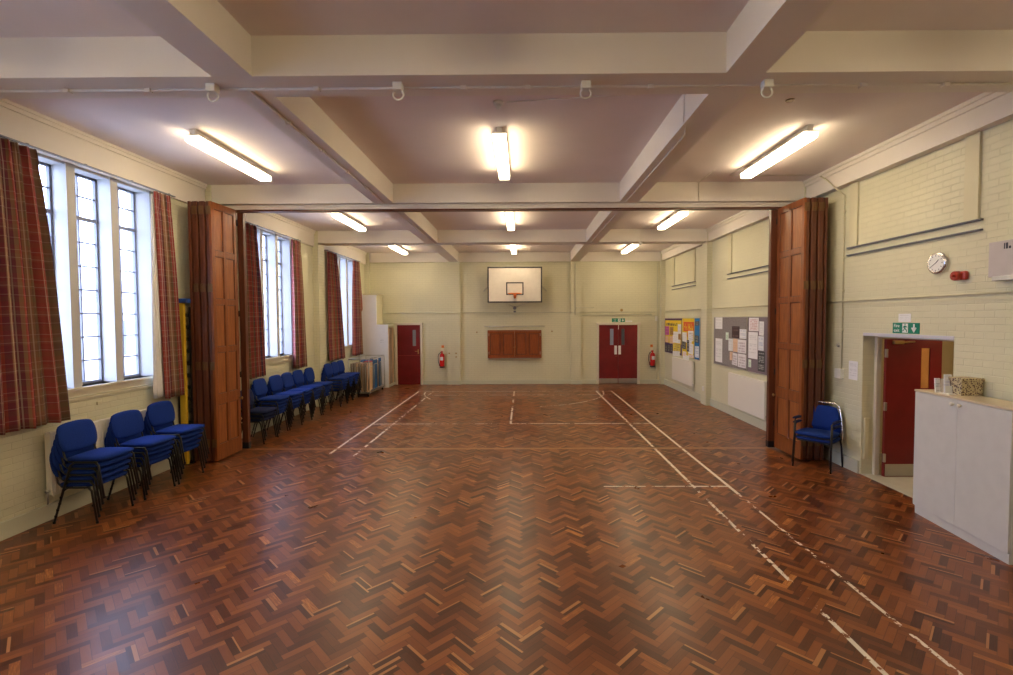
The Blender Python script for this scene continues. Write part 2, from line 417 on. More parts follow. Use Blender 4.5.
# far wall: solid, doors stand in shallow frames
struct(MB().box(-5.8, 5.3, D, D+.3, 0, ZCEIL).build('wall_back', m_brick_y), 'far end wall of cream painted brick', 'wall')
struct(MB().box(-5.8, 5.3, YR-.3, YR, 0, ZCEIL).build('wall_front', m_brick_y), 'end wall behind the viewpoint', 'wall')
# pilasters
PIL = [('left', -5.46, -5.31, y0, y1) for y0, y1 in ((-.25, .1), (3.99, 4.36), (8.27, 8.40), (12.58, 12.95), (16.7, D))] + \
      [('right', 4.79, 4.93, y0, y1) for y0, y1 in ((-.25, .1), (3.99, 4.36), (8.27, 8.40), (12.58, 12.95), (16.7, D))]
for sd, x0, x1, y0, y1 in PIL:
    trim(MB().box(x0, x1, y0, y1, 0, ZCEIL), m_brick_y, 'painted brick pilaster on the %s wall' % sd)
for x0, x1 in ((-2.63, -2.17), (1.68, 2.04)):
    trim(MB().box(x0, x1, D-.09, D, 0, ZB), m_brick_y, 'painted brick pilaster on the far wall')
# wall beams with a stepped cornice, one length per bay
BAYS = [(.1, 3.99), (4.36, 8.27), (8.62, 12.58), (12.95, 16.7)]
for y0, y1 in BAYS:
    trim(MB().box(XL, XL+.05, y0, y1, HEAD, ZCEIL).box(XL, XL+.075, y0, y1, 4.52, ZCEIL).box(XL, XL+.095, y0, y1, 4.565, ZCEIL), m_beam, 'wall beam and cornice over the windows')
    trim(MB().box(XR-.12, XR, y0, y1, ZB, ZCEIL).box(XR-.145, XR, y0, y1, 4.50, ZCEIL).box(XR-.17, XR, y0, y1, 4.555, ZCEIL), m_beam, 'wall beam and cornice over the blind panels')
# skirtings
def skirt(name, mb): return struct(mb.build(name, m_skirt), 'painted skirting', 'skirting')
mb = MB()
for y0, y1 in ((YR, -.25), (.1, 3.99), (4.36, 8.27), (8.40, 12.58), (12.95, 16.7)): mb.box(XL, XL+.03, y0, y1, 0, .19, .006)
skirt('baseboard_left', mb)
mb = MB()
for y0, y1 in ((YR, -.25), (.1, 3.99), (4.36, DY0-.02), (DY1+.02, 8.27), (8.40, 12.58), (12.95, 16.7)): mb.box(XR-.03, XR, y0, y1, 0, .19, .006)
skirt('baseboard_right', mb)
mb = MB()
for x0, x1 in ((-5.3, -4.46), (-3.5, -2.63), (-2.17, 1.68), (2.04, 2.58), (4.11, 4.79)): mb.box(x0, x1, D-.025, D, 0, .14, .006)
mb.box(-2.65, -2.15, D-.115, D-.09, 0, .14, .006).box(1.66, 2.06, D-.115, D-.09, 0, .14, .006)
skirt('baseboard_back', mb)

# windows
def window(name, yc, n):
    w = struct(empty(name, (XL, yc, SILL)), 'tall three light window, %s' % n, 'window')
    def part(mb, nm, m): return rel(mb.build(nm, m), w)
    part(MB().box(XL-.36, XL+.035, yc-HALF-.03, yc+HALF+.03, SILL-.03, SILL), 'window_sill', m_sill)
    part(MB().box(XL, XL+.018, yc-HALF-.03, yc+HALF+.03, SILL-.15, SILL-.13).box(XL, XL+.01, yc-HALF-.03, yc+HALF+.03, SILL-.13, SILL-.03), 'sill_apron', m_sill)
    for s in (-1, 1):
        ym = yc+s*.31
        part(MB().prism([(XL, ym-.058, SILL), (XL, ym+.058, SILL), (XL-.20, ym+.040, SILL), (XL-.20, ym-.040, SILL)], (0, 0, HEAD-SILL)), 'mullion', m_stone)
        yj = yc+s*HALF
        part(MB().prism([(XL+.002, yj, SILL), (XL+.002, yj-s*.03, SILL), (XL-.20, yj-s*.05, SILL), (XL-.26, yj-s*.05, SILL), (XL-.26, yj, SILL)], (0, 0, HEAD-SILL)), 'jamb', m_stone)
    part(MB().box(XL-.26, XL-.02, yc-HALF, yc+HALF, HEAD-.03, HEAD), 'window_head', m_stone)
    xg = XL-.215
    for s in (-1, 0, 1):
        y0, y1 = (yc+s*.62-.27, yc+s*.62+.27) if s == 0 else ((yc-HALF+.05, yc-.35) if s < 0 else (yc+.35, yc+HALF-.05))
        c = MB(); z0, z1, zt = SILL+.0, HEAD-.03, 3.60
        fw = .028
        c.box(xg-.02, xg+.02, y0, y0+fw, z0, z1).box(xg-.02, xg+.02, y1-fw, y1, z0, z1).box(xg-.02, xg+.02, y0, y1, z0, z0+.035).box(xg-.02, xg+.02, y0, y1, z1-.03, z1)
        c.box(xg-.025, xg+.025, y0, y1, zt-.022, zt+.022)
        for z in (zt+(z1-zt)/2,): c.box(xg-.012, xg+.012, y0, y1, z-.009, z+.009)
        for q in range(1, 7): z = z0+(zt-z0)*q/7; c.box(xg-.012, xg+.012, y0, y1, z-.009, z+.009)
        ymid = (y0+y1)/2; c.box(xg-.012, xg+.012, ymid-.009, ymid+.009, z0, z1)
        cf = part(c, 'casement', m_iron)
        g = MB().box(xg-.003, xg+.003, y0+fw*.5, y1-fw*.5, z0+.02, z1-.02).build('pane', m_glass); sub(g, cf)
        st = MB().tube([(xg+.03, y0+.05, z0+.06), (xg+.035, y0+.30, z0+.05)], .006, 6).build('casement_stay', m_iron); sub(st, cf)
    return w
for yc, nm in WINS:
    window(nm, yc, {'window_4': 'beside the viewpoint', 'window_1': 'nearest in view', 'window_2': 'second along, beyond the partition', 'window_3': 'farthest along'}[nm])
# daylight sampling portals filling each window opening (they give off no light of their own)
for yc, nm in WINS:
    ld = bpy.data.lights.new('window_portal', 'AREA'); ld.shape = 'RECTANGLE'; ld.size = HALF*2-.06; ld.size_y = HEAD-SILL-.05; ld.cycles.is_portal = True
    lo = bpy.data.objects.new('window_portal', ld); COL.objects.link(lo); lo.location = (XL-.30, yc, (HEAD+SILL)/2)
    lo.rotation_euler = (PI/2, 0, -PI/2); lo['kind'] = 'structure'
# outside the windows
tag(MB().box(-40, -5.9, -20, 60, -.6, -.1).build('courtyard_paving', plaster_mat('outdoor_paving', (.45, .47, .46))), 'pale paving outside the windows', 'paving')['kind'] = 'structure'
b = thing('brick_house', 'low pale building seen faintly through the nearest window', 'building', (-15, 18, -.1))
hb = brick_mat('pale_house_brick', 'x', (.62, .58, .56))
rel(MB().box(-21, -15, 9, 40, -.1, 3.1).build('wall', hb), b)
rel(MB().prism([(-14.8, 8.8, 3.1), (-21.2, 8.8, 3.1), (-18, 8.8, 4.1)], (0, 31.4, 0)).build('roof', simple('roof_tiles', (.35, .33, .36), .8)), b)
for y in (11, 14, 17, 20, 23, 27): rel(MB().box(-15.01, -14.96, y, y+1.1, 1.0, 2.3).build('house_window', m_vis), b)

# ------------------------------------------------------------------ curtains
def curtain(label, yt0, yt1, yb0, yb1, zt, zb, folds, seed, group, lining=None, x=XL+.125, cloth=1.5):
    rnd = random.Random(seed); ph = rnd.random()*6; nu, nz = folds*12, 26
    root = thing('curtain', label, 'curtain', (x, (yt0+yt1)/2, zt), 0, group)
    def sheet(name, m, yt0, yt1, yb0, yb1, folds, nu, amp, xo, cloth, zb, zt):
        me = bpy.data.meshes.new(name); vs = []; fs = []; uvs = []
        for a in range(nz+1):
            t = a/nz; z = zt+(zb-zt)*t; e = t**.85
            l, r = yt0+(yb0-yt0)*e, yt1+(yb1-yt1)*e
            A = amp*(.55+.45*min(1, t*3)); pinch = 1
            if t < .05: A *= 1.15
            elif t < .09: A *= .7
            for b_ in range(nu+1):
                s = b_/nu; w = 2*PI*folds*s+ph
                xx = A*math.sin(w)+A*.35*math.sin(w*.37+ph*2+t*.6)+.004*math.sin(w*2.7+t*5)
                yy = l+(r-l)*s+.010*math.sin(w*2+1)*(1-t*.3)
                vs.append((xx+xo, yy-(root.location.y), z-zt+(zt-root.location.z)+.008*math.sin(w*.5)*t)); uvs.append((s*cloth, z))
        for a in range(nz):
            for b_ in range(nu):
                i = a*(nu+1)+b_; fs.append((i, i+1, i+nu+2, i+nu+1))
        me.from_pydata(vs, [], fs); uvl = me.uv_layers.new(name='UVMap')
        for l in me.loops: uvl.data[l.index].uv = uvs[l.vertex_index]
        for p in me.polygons: p.use_smooth = True
        me.materials.append(m); o = bpy.data.objects.new(name, me); COL.objects.link(o); o.parent = root
        so = o.modifiers.new('thickness', 'SOLIDIFY'); so.thickness = .003
        return o
    sheet('drape', m_plaid, yt0, yt1, yb0, yb1, folds, nu, .043, 0, cloth, zb, zt)
    if lining:
        a, b_, c, d_ = lining
        o = sheet('lining', m_lining, a, b_, c, d_, 2, 24, .018, -.03, .5, zb+.03, zt-.05); o['label'] = 'white lining'
    return root
ZT, ZBT = 4.165, 1.14
G = 'red tartan curtains at the tall windows'
curtain('wide red tartan curtain at the left edge, on the near side of the nearest window', 4.50, 5.30, 4.40, 5.57, ZT, 1.13, 8, 1, G, cloth=2.4)
curtain('red tartan curtain with white lining showing, on the far side of the nearest window', 7.02, 7.36, 7.12, 7.54, ZT, 1.12, 4, 2, G, (7.0, 7.10, 6.93, 7.17), cloth=1.4)
curtain('red tartan curtain just beyond the left folding partition, near side of the second window', 9.22, 9.70, 9.22, 9.90, ZT, ZBT, 6, 3, G, cloth=1.7)
curtain('red tartan curtain on the far side of the second window', 11.20, 11.58, 11.20, 11.76, ZT, ZBT, 4, 4, G, cloth=1.3)
curtain('red tartan curtain on the near side of the farthest window', 13.27, 13.87, 13.33, 14.42, ZT, ZBT, 6, 5, G, cloth=1.9)
curtain('red tartan curtain on the far side of the farthest window, by the white cupboard', 15.30, 15.80, 15.20, 16.22, ZT, ZBT, 6, 6, G, cloth=1.7)
for yc, nm in ((6.17, 'nearest'), (10.43, 'second'), (14.7, 'farthest')):
    r = thing('curtain_rail', 'thin dark curtain rail above the %s window' % nm, 'curtain rail', (XL+.12, yc, 4.19), 0, 'curtain rails')
    ya, yb = {6.17: (4.45, 7.45), 10.43: (9.1, 11.65), 14.7: (13.2, 15.9)}[yc]
    rel(MB().box(XL+.105, XL+.135, ya, yb, 4.178, 4.196, .003).build('rail', m_white if nm == 'far' else m_iron), r)
    for k in range(5): y = ya+.1+(yb-ya-.2)*k/4; rel(MB().box(XL+.045, XL+.12, y-.012, y+.012, 4.196, 4.21).build('bracket', m_iron), r)

# ------------------------------------------------------------------ folding partitions
def leaf_mb(x0, th, y0, y1, z0, z1):
    """framed leaf in a plane x = const: stiles, rails, mouldings and sunk panels"""
    m = MB(); x1 = x0+th; st = .075
    m.box(x0, x1, y0, y0+st, z0, z1, .004).box(x0, x1, y1-st, y1, z0, z1, .004)
    ym = (y0+y1)/2; ms = .032; m.box(x0, x1, ym-ms, ym+ms, z0+.2, z1-.06, .004)
    m.box(x0, x1, y0+st, y1-st, z0, z0+.25).box(x0, x1, y0+st, y1-st, z1-.10, z1)
    rails = [(z0+.98, .085), (z0+1.78, .045), (z0+2.55, .045), (z0+3.32, .045)]
    for z, h in rails:
        m.box(x0+.001, x1-.001, y0+st, ym-ms, z-h, z+h, .003).box(x0+.001, x1-.001, ym+ms, y1-st, z-h, z+h, .003)
    lo = [z0+.25]+[z+h for z, h in rails]; hi = [z-h for z, h in rails]+[z1-.10]
    m.mi = 1
    m.box(x0+th*.40, x1-th*.40, y0+st-.01, y1-st+.01, z0+.24, z1-.08)
    m.mi = 2; b = .013        # moulding round every panel, both faces
    for a, c in zip(lo, hi):
        for p, q in ((y0+st, ym-ms), (ym+ms, y1-st)):
            for xa, xb in ((x0+.006, x0+th*.42), (x1-th*.42, x1-.006)):
                m.box(xa, xb, p, p+b, a, c, .004).box(xa, xb, q-b, q, a, c, .004).box(xa, xb, p+b, q-b, a, a+b, .004).box(xa, xb, p+b, q-b, c-b, c, .004)
    return m
def partition(side):
    s = 1 if side == 'right' else -1
    xf = 4.40 if s > 0 else -4.885          # room-side face of the front leaf
    root = thing('folding_partition', 'folded mahogany panelled partition stacked by the %s wall, %s' % (side, 'beside the blue armchairs' if s > 0 else 'beyond the nearest chair stacks'), 'folding partition', (xf+s*.18, 8.0, 0), 0, 'folding partitions')
    z0, z1 = .035, 4.16
    off = [0, .048, .112, .158, .222, .268, .326]; yend = 8.40 if s > 0 else 8.27
    for k in range(7):
        a = xf+s*off[k]; lf = leaf_mb(min(a, a+s*.040), .040, 7.60+.010*(k % 2), yend-.006*(k % 2), z0, z1)
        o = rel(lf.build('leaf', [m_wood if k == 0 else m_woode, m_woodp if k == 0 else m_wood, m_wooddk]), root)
        if k == 0:
            o['label'] = 'front leaf with sunk panels'
            m = MB()
            for z in (.95,): m.lathe([(.012, 0), (.012, .03), (.024, .035), (.026, .05), (.0, .06)], (xf, yend-.035, z), (-s, 0, 0), 14)
            h = rel(m.build('door_knob', m_brass), root); sub(h, o)
    for z in (.32, 1.56, 2.80, 4.02):
        for k in (0, 2, 4):
            a = xf+s*(off[k]+.004); e = a+s*.080
            m = MB().box(a, e, 7.592, 7.601, z-.065, z+.065, .002)
            m.tube([((a+e)/2, 7.590, z-.065), ((a+e)/2, 7.590, z+.065)], .006, 6)
            rel(m.build('hinge', m_dbrass), root)
    # hinges where the front leaf meets the post
    for z in (.45, 1.35, 2.40, 3.95): rel(MB().tube([(xf-s*.004, yend+.012, z-.05), (xf-s*.004, yend+.012, z+.05)], .012, 6).box(xf-s*.004, xf+s*.025, yend+.005, yend+.012, z-.05, z+.05).build('post_hinge', m_black), root)
    pa_, pb_ = (xf-.10, xf+.02) if s > 0 else (xf-.065, xf+.035)
    pm = MB().box(pa_, pb_, 8.41, 8.49, .10, z1-.01, .006); pm.mi = 1; pm.box(pa_-.003, pb_+.003, 8.407, 8.493, .02, .13, .004)
    rel(pm.build('meeting_post', [m_woode, m_black]), root)
    for k in (1, 4): rel(MB().box(xf+s*off[k], xf+s*(off[k]+.04), 8.20, 8.45, z1-.005, z1+.025, .004).build('top_roller', m_dbrass), root)
partition('right'); partition('left')
t_ = MB().box(XL+.16, XR-.14, 8.37, 8.52, 4.195, ZB, .004); t_.mi = 0; t_.box(XL+.16, XR-.14, 8.35, 8.37, 4.235, 4.25)
t_.mi = 1; t_.box(XL+.16, XR-.14, 8.385, 8.50, 4.165, 4.195)
tag(t_.build('partition_track', [m_beam, m_wooddk]), 'long ceiling track of the folding partition spanning the hall', 'track')

# ------------------------------------------------------------------ ceiling lights
def light(x, y0, y1, label, grp='fluorescent ceiling lights'):
    yc = (y0+y1)/2; r = thing('ceiling_light', label, 'ceiling light', (x, yc, ZCEIL), 0, grp)
    rel(MB().box(x-.035, x+.035, y0+.02, y1-.02, ZCEIL-.075, ZCEIL-.001, .004).build('batten', m_white), r)
    d = rel(MB().prism([(x-.080, y0+.03, ZCEIL-.087), (x+.080, y0+.03, ZCEIL-.087), (x+.075, y0+.03, ZCEIL-.155), (x-.075, y0+.03, ZCEIL-.155)], (0, y1-y0-.06, 0)).build('diffuser', m_diff), r)
    for y in (y0, y1-.03):
        e = rel(MB().prism([(x-.086, y, ZCEIL-.087), (x+.086, y, ZCEIL-.087), (x+.076, y, ZCEIL-.156), (x-.076, y, ZCEIL-.156)], (0, .03, 0)).build('end_cap', m_diffend), r)
    rel(MB().box(x-.078, x+.078, y0+.01, y1-.01, ZCEIL-.086, ZCEIL-.072, .002).build('tray', m_white), r)
rows = [(1.15, 2.98, 'nearest row, behind the nearest beam'), (5.86, 7.56, 'in the first row'), (10.12, 11.85, 'in the second row'), (14.42, 16.15, 'in the farthest row')]
for y0, y1, rn in rows:
    dx = .10 if y0 < 7 else .02
    for x, cn in ((-3.88-dx, 'left'), (-.27, 'centre'), (3.36+dx, 'right')):
        light(x, y0, y1, 'lit fluorescent ceiling light %s, %s bay' % (rn, cn))

# ------------------------------------------------------------------ ceiling services
def pipe(label, pts, r=.010, m=m_beam, clips=(), name='conduit', cat='pipe'):
    root = thing(name, label, cat, pts[0]); rel(MB().tube(pts, r, 8).build('pipe', m), root)
    for c in clips: rel(MB().box(c[0]-.024, c[0]+.024, c[1]-.024, c[1]+.024, c[2]-.022, c[2]+.012, .004).build('clip', m), root)
    return root
zc_ = ZB-.012
pipe('white conduit along the underside of the nearest cross beam', [(-5.2, 4.19, zc_), (4.75, 4.19, zc_)], clips=[(x, 4.19, zc_) for x in (-4.6, -3.9, -3.2, -1.75, -.5, .05, 1.1, 2.9, 3.6, 4.3)])
pipe('white conduit along the underside of the left long beam, first bay', [(-2.34, 4.20, zc_), (-2.34, 8.28, zc_)], clips=[(-2.34, y, zc_) for y in (4.9, 5.7, 6.5, 7.3)])
pipe('white conduit along the underside of the left long beam, second bay', [(-2.30, 8.64, zc_), (-2.30, 12.57, zc_)])
pipe('white conduit along the underside of the right long beam, first bay', [(1.76, 5.3, zc_), (1.76, 8.28, zc_)])
pipe('white conduit along the underside of the right long beam, second bay', [(1.78, 8.64, zc_), (1.78, 12.57, zc_)])
pipe('thin cable dropping down the side of the right long beam', [(1.655, 5.0, 4.59), (1.652, 5.0, 4.30), (1.70, 5.1, 4.27), (1.76, 5.28, 4.264)], .006)
pipe('thin conduit on the ceiling from the heat detector to the right long beam', [(-.16, 5.21, 4.594), (1.652, 5.0, 4.594)], .005)
pipe('conduit from the nearest right light to the top of the right wall', [(3.36, 7.46, 4.59), (3.36, 7.9, 4.59), (4.72, 7.9, 4.59)], .008)
pipe('conduit along the underside of the cross beam beyond the partition', [(-5.2, 12.86, zc_), (4.75, 12.86, zc_)], .008)
pipe('conduit between the first right light and the partition beam', [(3.0, 7.6, 4.59), (3.0, 8.28, 4.59), (3.0, 8.28, 4.27)], .006)
pipe('conduit from the second right light down the cross beam', [(3.20, 11.9, 4.59), (3.05, 12.57, 4.59), (3.05, 12.57, 4.24)], .006)
for k, (x, nm) in enumerate(((-2.61, 'leftmost'), (-1.04, 'second from left'), (.54, 'third from left'), (2.06, 'rightmost'))):
    r = thing('beam_hook', 'small white box with a ring under the nearest beam, %s of four' % nm, 'hook', (x, 4.13, ZB), 0, 'ring hooks under the nearest beam')
    rel(MB().box(x-.04, x+.04, 4.09, 4.165, ZB-.065, ZB, .006).build('fixing_box', m_white), r)
    rel(MB().tube([(x+.045*math.cos(a), 4.13, ZB-.095+.042*math.sin(a)) for a in [PI*2*q/14 for q in range(14)]], .008, 6, closed=True).build('ring', m_white), r)
r = thing('heat_detector', 'round white heat detector on the ceiling before the centre light', 'detector', (-.25, 5.22, ZCEIL))
rel(MB().lathe([(.055, 0), (.055, .018), (.045, .03)], (-.25, 5.22, ZCEIL-.001), (0, 0, -1)).build('base', m_white), r)
rel(MB().lathe([(.03, 0), (.028, .03), (.012, .045)], (-.25, 5.22, ZCEIL-.03), (0, 0, -1)).build('sensor', m_white), r)
tag(MB().lathe([(.045, 0), (.04, .012)], (2.85, 5.22, ZCEIL-.001), (0, 0, -1)).build('ceiling_rose', m_dbrass), 'small brown round blanking plate on the ceiling near the right light', 'plate')
for (x, y, nm) in ((-1.6, 14.6, 'left'), (1.15, 14.5, 'right')):
    tag(MB().tube([(x+.05*math.cos(a), y, 4.54+.045*math.sin(a)) for a in [PI*2*q/12 for q in range(12)]], .008, 6, closed=True).build('ceiling_ring', m_white), 'small ring hanging from the far ceiling, %s of the centre light' % nm, 'ring')
r = thing('smoke_detector', 'smoke detector on the far ceiling beside the right light', 'detector', (2.65, 14.4, ZCEIL))
rel(MB().lathe([(.07, 0), (.07, .03), (.05, .05), (.02, .07)], (2.65, 14.4, ZCEIL-.001), (0, 0, -1)).build('body', m_white), r)
r = thing('pendant_lamp_holder', 'small white pull switch hanging below the far cross beam, right side', 'switch', (3.05, 12.56, 4.24))
rel(MB().lathe([(.02, 0), (.035, .02), (.04, .05), (.02, .09)], (3.05, 12.54, 4.27), (0, 0, -1), 12).build('body', m_white), r)

# ------------------------------------------------------------------ far wall
def door_leaf(x0, x1, z0, z1, y, win, win_m, root, name='leaf'):
    th = .045; m = MB(); wx0, wx1, wz0, wz1 = win
    m.box(x0, wx0, y, y+th, z0, z1).box(wx1, x1, y, y+th, z0, z1).box(wx0, wx1, y, y+th, z0, wz0).box(wx0, wx1, y, y+th, wz1, z1)
    o = rel(m.build(name, m_red), root)
    g = MB().box(wx0, wx1, y+.014, y+.03, wz0, wz1)
    gg = rel(g.build('vision_panel', win_m), root); sub(gg, o); gg['label'] = 'narrow glazed slot'
    return o
d1 = struct(empty('door_1', (-3.98, D, 0)), 'single red door in the far wall', 'door')
ya = D-.075
rel(MB().box(-4.46, -4.38, ya-.01, D, 0, 2.17, .004).box(-3.57, -3.50, ya-.01, D, 0, 2.17, .004).box(-4.46, -3.50, ya-.01, D, 2.10, 2.17, .004).build('door_frame', m_frame), d1)
lf = door_leaf(-4.37, -3.58, .01, 2.09, ya, (-3.84, -3.72, 1.36, 1.92), m_hallglass, d1)
o = rel(MB().box(-4.36, -3.59, ya-.004, ya, 1.02, 1.035).build('rail_line', simple('worn_red_edge', (.34, .05, .04), .5)), d1); sub(o, lf)
hd = MB().box(-3.665, -3.625, ya-.008, ya, 1.08, 1.24, .004).tube([(-3.645, ya-.008, 1.18), (-3.645, ya-.05, 1.18), (-3.75, ya-.05, 1.175)], .009, 8)
o = rel(hd.build('door_handle', m_brass), d1); sub(o, lf)
d2 = struct(empty('door_2', (3.33, D, 0)), 'red double doors in the far wall', 'door')
rel(MB().box(2.60, 2.66, ya-.01, D, 0, 2.14, .004).box(4.0, 4.09, ya-.01, D, 0, 2.14, .004).box(2.58, 4.11, ya-.03, D, 2.07, 2.15, .004).build('door_frame', m_frame), d2)
lfA = door_leaf(2.665, 3.327, .02, 2.065, ya, (3.045, 3.165, 1.37, 1.93), m_vis2, d2)
lfB = door_leaf(3.335, 3.995, .02, 2.065, ya, (3.44, 3.55, 1.37, 1.93), m_vis, d2)
for lf, x0, x1, px in ((lfA, 2.67, 3.32, 3.24), (lfB, 3.34, 3.99, 3.38)):
    o = rel(MB().box(x0, x1, ya-.004, ya, .03, .20, .001).build('kick_plate', m_steel), d2); sub(o, lf)
    o = rel(MB().box(px-.045, px+.045, ya-.005, ya, 1.04, 1.345, .001).build('push_plate', m_sign), d2); sub(o, lf)
o = rel(MB().box(3.325, 3.345, ya-.02, ya, 1.91, 2.06, .003).build('bolt', m_sign), d2); sub(o, lfB)
o = rel(MB().lathe([(.014, 0), (.014, .012)], (3.255, ya-.001, .98), (0, -1, 0), 10).build('lock', m_brass), d2); sub(o, lfA)

r = thing('exit_sign', 'small green fire exit sign over the far double doors', 'sign', (3.38, D, 2.23))
rel(MB().box(3.12, 3.57, D-.02, D, 2.165, 2.295, .002).build('sign_plate', m_green), r)
for w_, dz in (('Fire', .028), ('exit', -.030)): textobj('lettering', w_, .060, m_sign, r, (-.155, -.022, dz), (PI/2, 0, 0))
def runner(cx, cz, s, x_of):   # the running figure and door of an exit sign, drawn in a plane
    m = MB(); P_ = lambda a, b: x_of(cx+a*s, cz+b*s)
    return P_
def flat_poly(polys, place, d):
    m = MB()
    for p in polys: m.prism([place(*q) for q in p], d)
    return m
RUN = [[(-.10, .42), (.0, .50), (.10, .42), (.0, .34)], [(-.12, .30), (.12, .30), (.06, -.02), (-.10, -.02)], [(.10, .30), (.34, .14), (.30, .06), (.08, .2)], [(-.12, .30), (-.32, .08), (-.24, .02), (-.08, .2)],
       [(-.08, 0), (.06, 0), (.28, -.22), (.2, -.3)], [(.2, -.22), (.28, -.2), (.3, -.46), (.22, -.46)], [(-.1, 0), (.0, -.02), (-.2, -.34), (-.4, -.34), (-.4, -.27), (-.24, -.27)]]
ARR = [[(-.08, .42), (.08, .42), (.08, -.05), (-.08, -.05)], [(-.32, .02), (-.2, .1), (.0, -.12), (.2, .1), (.32, .02), (.0, -.42)]]
rel(MB().box(3.33, 3.42, D-.0215, D-.0195, 2.175, 2.285).build('door_symbol', m_sign), r)
rel(flat_poly(RUN, lambda a, b: (3.375+a*.1, D-.0235, 2.23+b*.1), (0, .0015, 0)).build('running_figure', m_green), r)
rel(flat_poly(ARR, lambda a, b: (3.50+a*.13, D-.0235, 2.23+b*.13), (0, .0035, 0)).build('arrow', m_sign), r)
tag(MB().box(3.60, 3.83, D-.006, D, 2.165, 2.215, .001).build('door_notice', WM), 'thin white notice strip beside the far exit sign', 'notice')

def extinguisher(x, y, label):
    r = thing('fire_extinguisher', label, 'fire extinguisher', (x, y-.1, .58), 0, 'red fire extinguishers')
    yy = y-.105
    rel(MB().lathe([(.05, 0), (.082, .015), (.085, .04), (.085, .42), (.07, .47), (.03, .50), (.022, .53)], (x, yy, .60), (0, 0, 1), 18).build('cylinder', m_ext), r)
    o = rel(MB().lathe([(.084, 0), (.088, .005), (.088, .055), (.085, .06)], (x, yy, .595), (0, 0, 1), 18).build('base_ring', m_rubber), r)
    o = rel(MB().box(x-.05, x+.05, yy-.0875, yy-.082, .86, .98, .002).build('instruction_label', WM), r)
    rel(MB().box(x-.02, x+.02, yy-.03, yy+.02, 1.12, 1.16, .005).box(x-.055, x+.04, yy-.012, yy+.012, 1.165, 1.18, .004).box(x-.06, x+.02, yy-.012, yy+.012, 1.135, 1.148, .004).build('valve', m_ext), r)
    pts = [(x-.03, yy, 1.13), (x-.10, yy, 1.10), (x-.135, yy, 1.0), (x-.135, yy, .84), (x-.10, yy, .72), (x-.092, yy, .66)]
    rel(MB().tube(pts, [.011]*4+[.014, .018], 8).build('hose', m_rubber), r)
    rel(MB().box(x-.02, x+.02, y-.02, y-.001, .9, 1.1).build('wall_bracket', m_steel), r)
extinguisher(-2.81, D, 'red fire extinguisher left of the far wall pilaster, by the single door')
extinguisher(4.52, D, 'red fire extinguisher right of the far double doors')
for x, nm in ((-2.80, 'single door'), (4.51, 'double doors')):
    r = thing('extinguisher_sign', 'small orange and cream sign above the extinguisher by the %s' % nm, 'sign', (x, D, 1.3))
    rel(MB().box(x-.045, x+.045, D-.004, D, 1.16, 1.28, .001).build('lower_panel', simple('cream_sign', (.8, .72, .55), .5)), r)
    rel(MB().box(x-.045, x+.045, D-.004, D, 1.285, 1.375, .001).build('upper_panel', m_or), r)

# hatch
r = thing('serving_hatch', 'dark red wooden serving hatch shutters below the basketball backboard', 'hatch', (-.28, D, .94))
rel(MB().box(-1.22, .66, D-.045, D, .925, .96, .003).box(-1.22, .66, D-.045, D, 1.86, 1.895, .003).box(-1.22, -1.185, D-.045, D, .925, 1.895).box(.625, .66, D-.045, D, .925, 1.895).build('frame', m_hatch), r)
for s, (x0, x1) in ((0, (-1.183, -.283)), (1, (-.277, .623))):
    m = MB().box(x0, x1, D-.03, D-.002, .963, 1.857)
    w2 = (x1-x0)/2
    for q in range(2):
        a, b_ = x0+q*w2+.055, x0+(q+1)*w2-.045
        m.box(x0+q*w2+.004, x0+q*w2+.05, D-.043, D-.03, .963, 1.857, .003).box(b_, x0+(q+1)*w2-.002, D-.043, D-.03, .963, 1.857, .003)
        m.box(a-.02, b_+.01, D-.043, D-.03, .963, 1.04, .003).box(a-.02, b_+.01, D-.043, D-.03, 1.78, 1.857, .003)
        m.box(a+.05, b_-.05, D-.040, D-.03, 1.09, 1.73, .006)
    m.mi = 1
    for q in range(2):
        a, b_ = x0+q*w2+.05, x0+(q+1)*w2-.045
        for p, q_, u_, v_ in ((a, a+.022, 1.04, 1.78), (b_-.022, b_, 1.04, 1.78), (a+.022, b_-.022, 1.04, 1.062), (a+.022, b_-.022, 1.758, 1.78)): m.box(p, q_, D-.036, D-.029, u_, v_, .003)
    o = rel(m.build('shutter', [m_hatch, m_wooddk]), r)
    k = rel(MB().lathe([(.009, 0), (.009, .012), (.015, .018), (.012, .028)], (-.28+(-.03 if s == 0 else .03), D-.043, 1.3), (0, -1, 0), 10).build('knob', m_brass), r); sub(k, o)
    hx = -1.178 if s == 0 else .615
    for z in (1.10, 1.74): k = rel(MB().box(hx-.008, hx+.01, D-.048, D-.04, z-.05, z+.05).build('hinge', m_steel), r); sub(k, o)
tag(MB().box(-1.20, .64, D-.10, D, .895, .922, .004).build('hatch_shelf', m_steel), 'narrow metal shelf under the serving hatch', 'shelf')
r = thing('hanging_rail', 'thin grey rail on the wall just above the serving hatch', 'rail', (-.28, D, 2.035))
rel(MB().tube([(-1.34, D-.035, 2.035), (.77, D-.035, 2.035)], .011, 8).build('bar', m_steel), r)
for x in (-1.15, -.68, -.50, -.05, .12, .6): rel(MB().box(x-.012, x+.012, D-.04, D, 1.995, 2.03, .003).build('bracket', m_steel), r)
for x, z, nm in ((-1.60, 1.83, 'left'), (1.03, 1.85, 'right')):
    tag(MB().lathe([(.025, 0), (.02, .03), (.008, .035), (.008, .06)], (x, D, z), (0, -1, 0), 12).build('wall_eye', m_brass), 'small brass eye on the far wall %s of the hatch' % nm, 'wall eye')
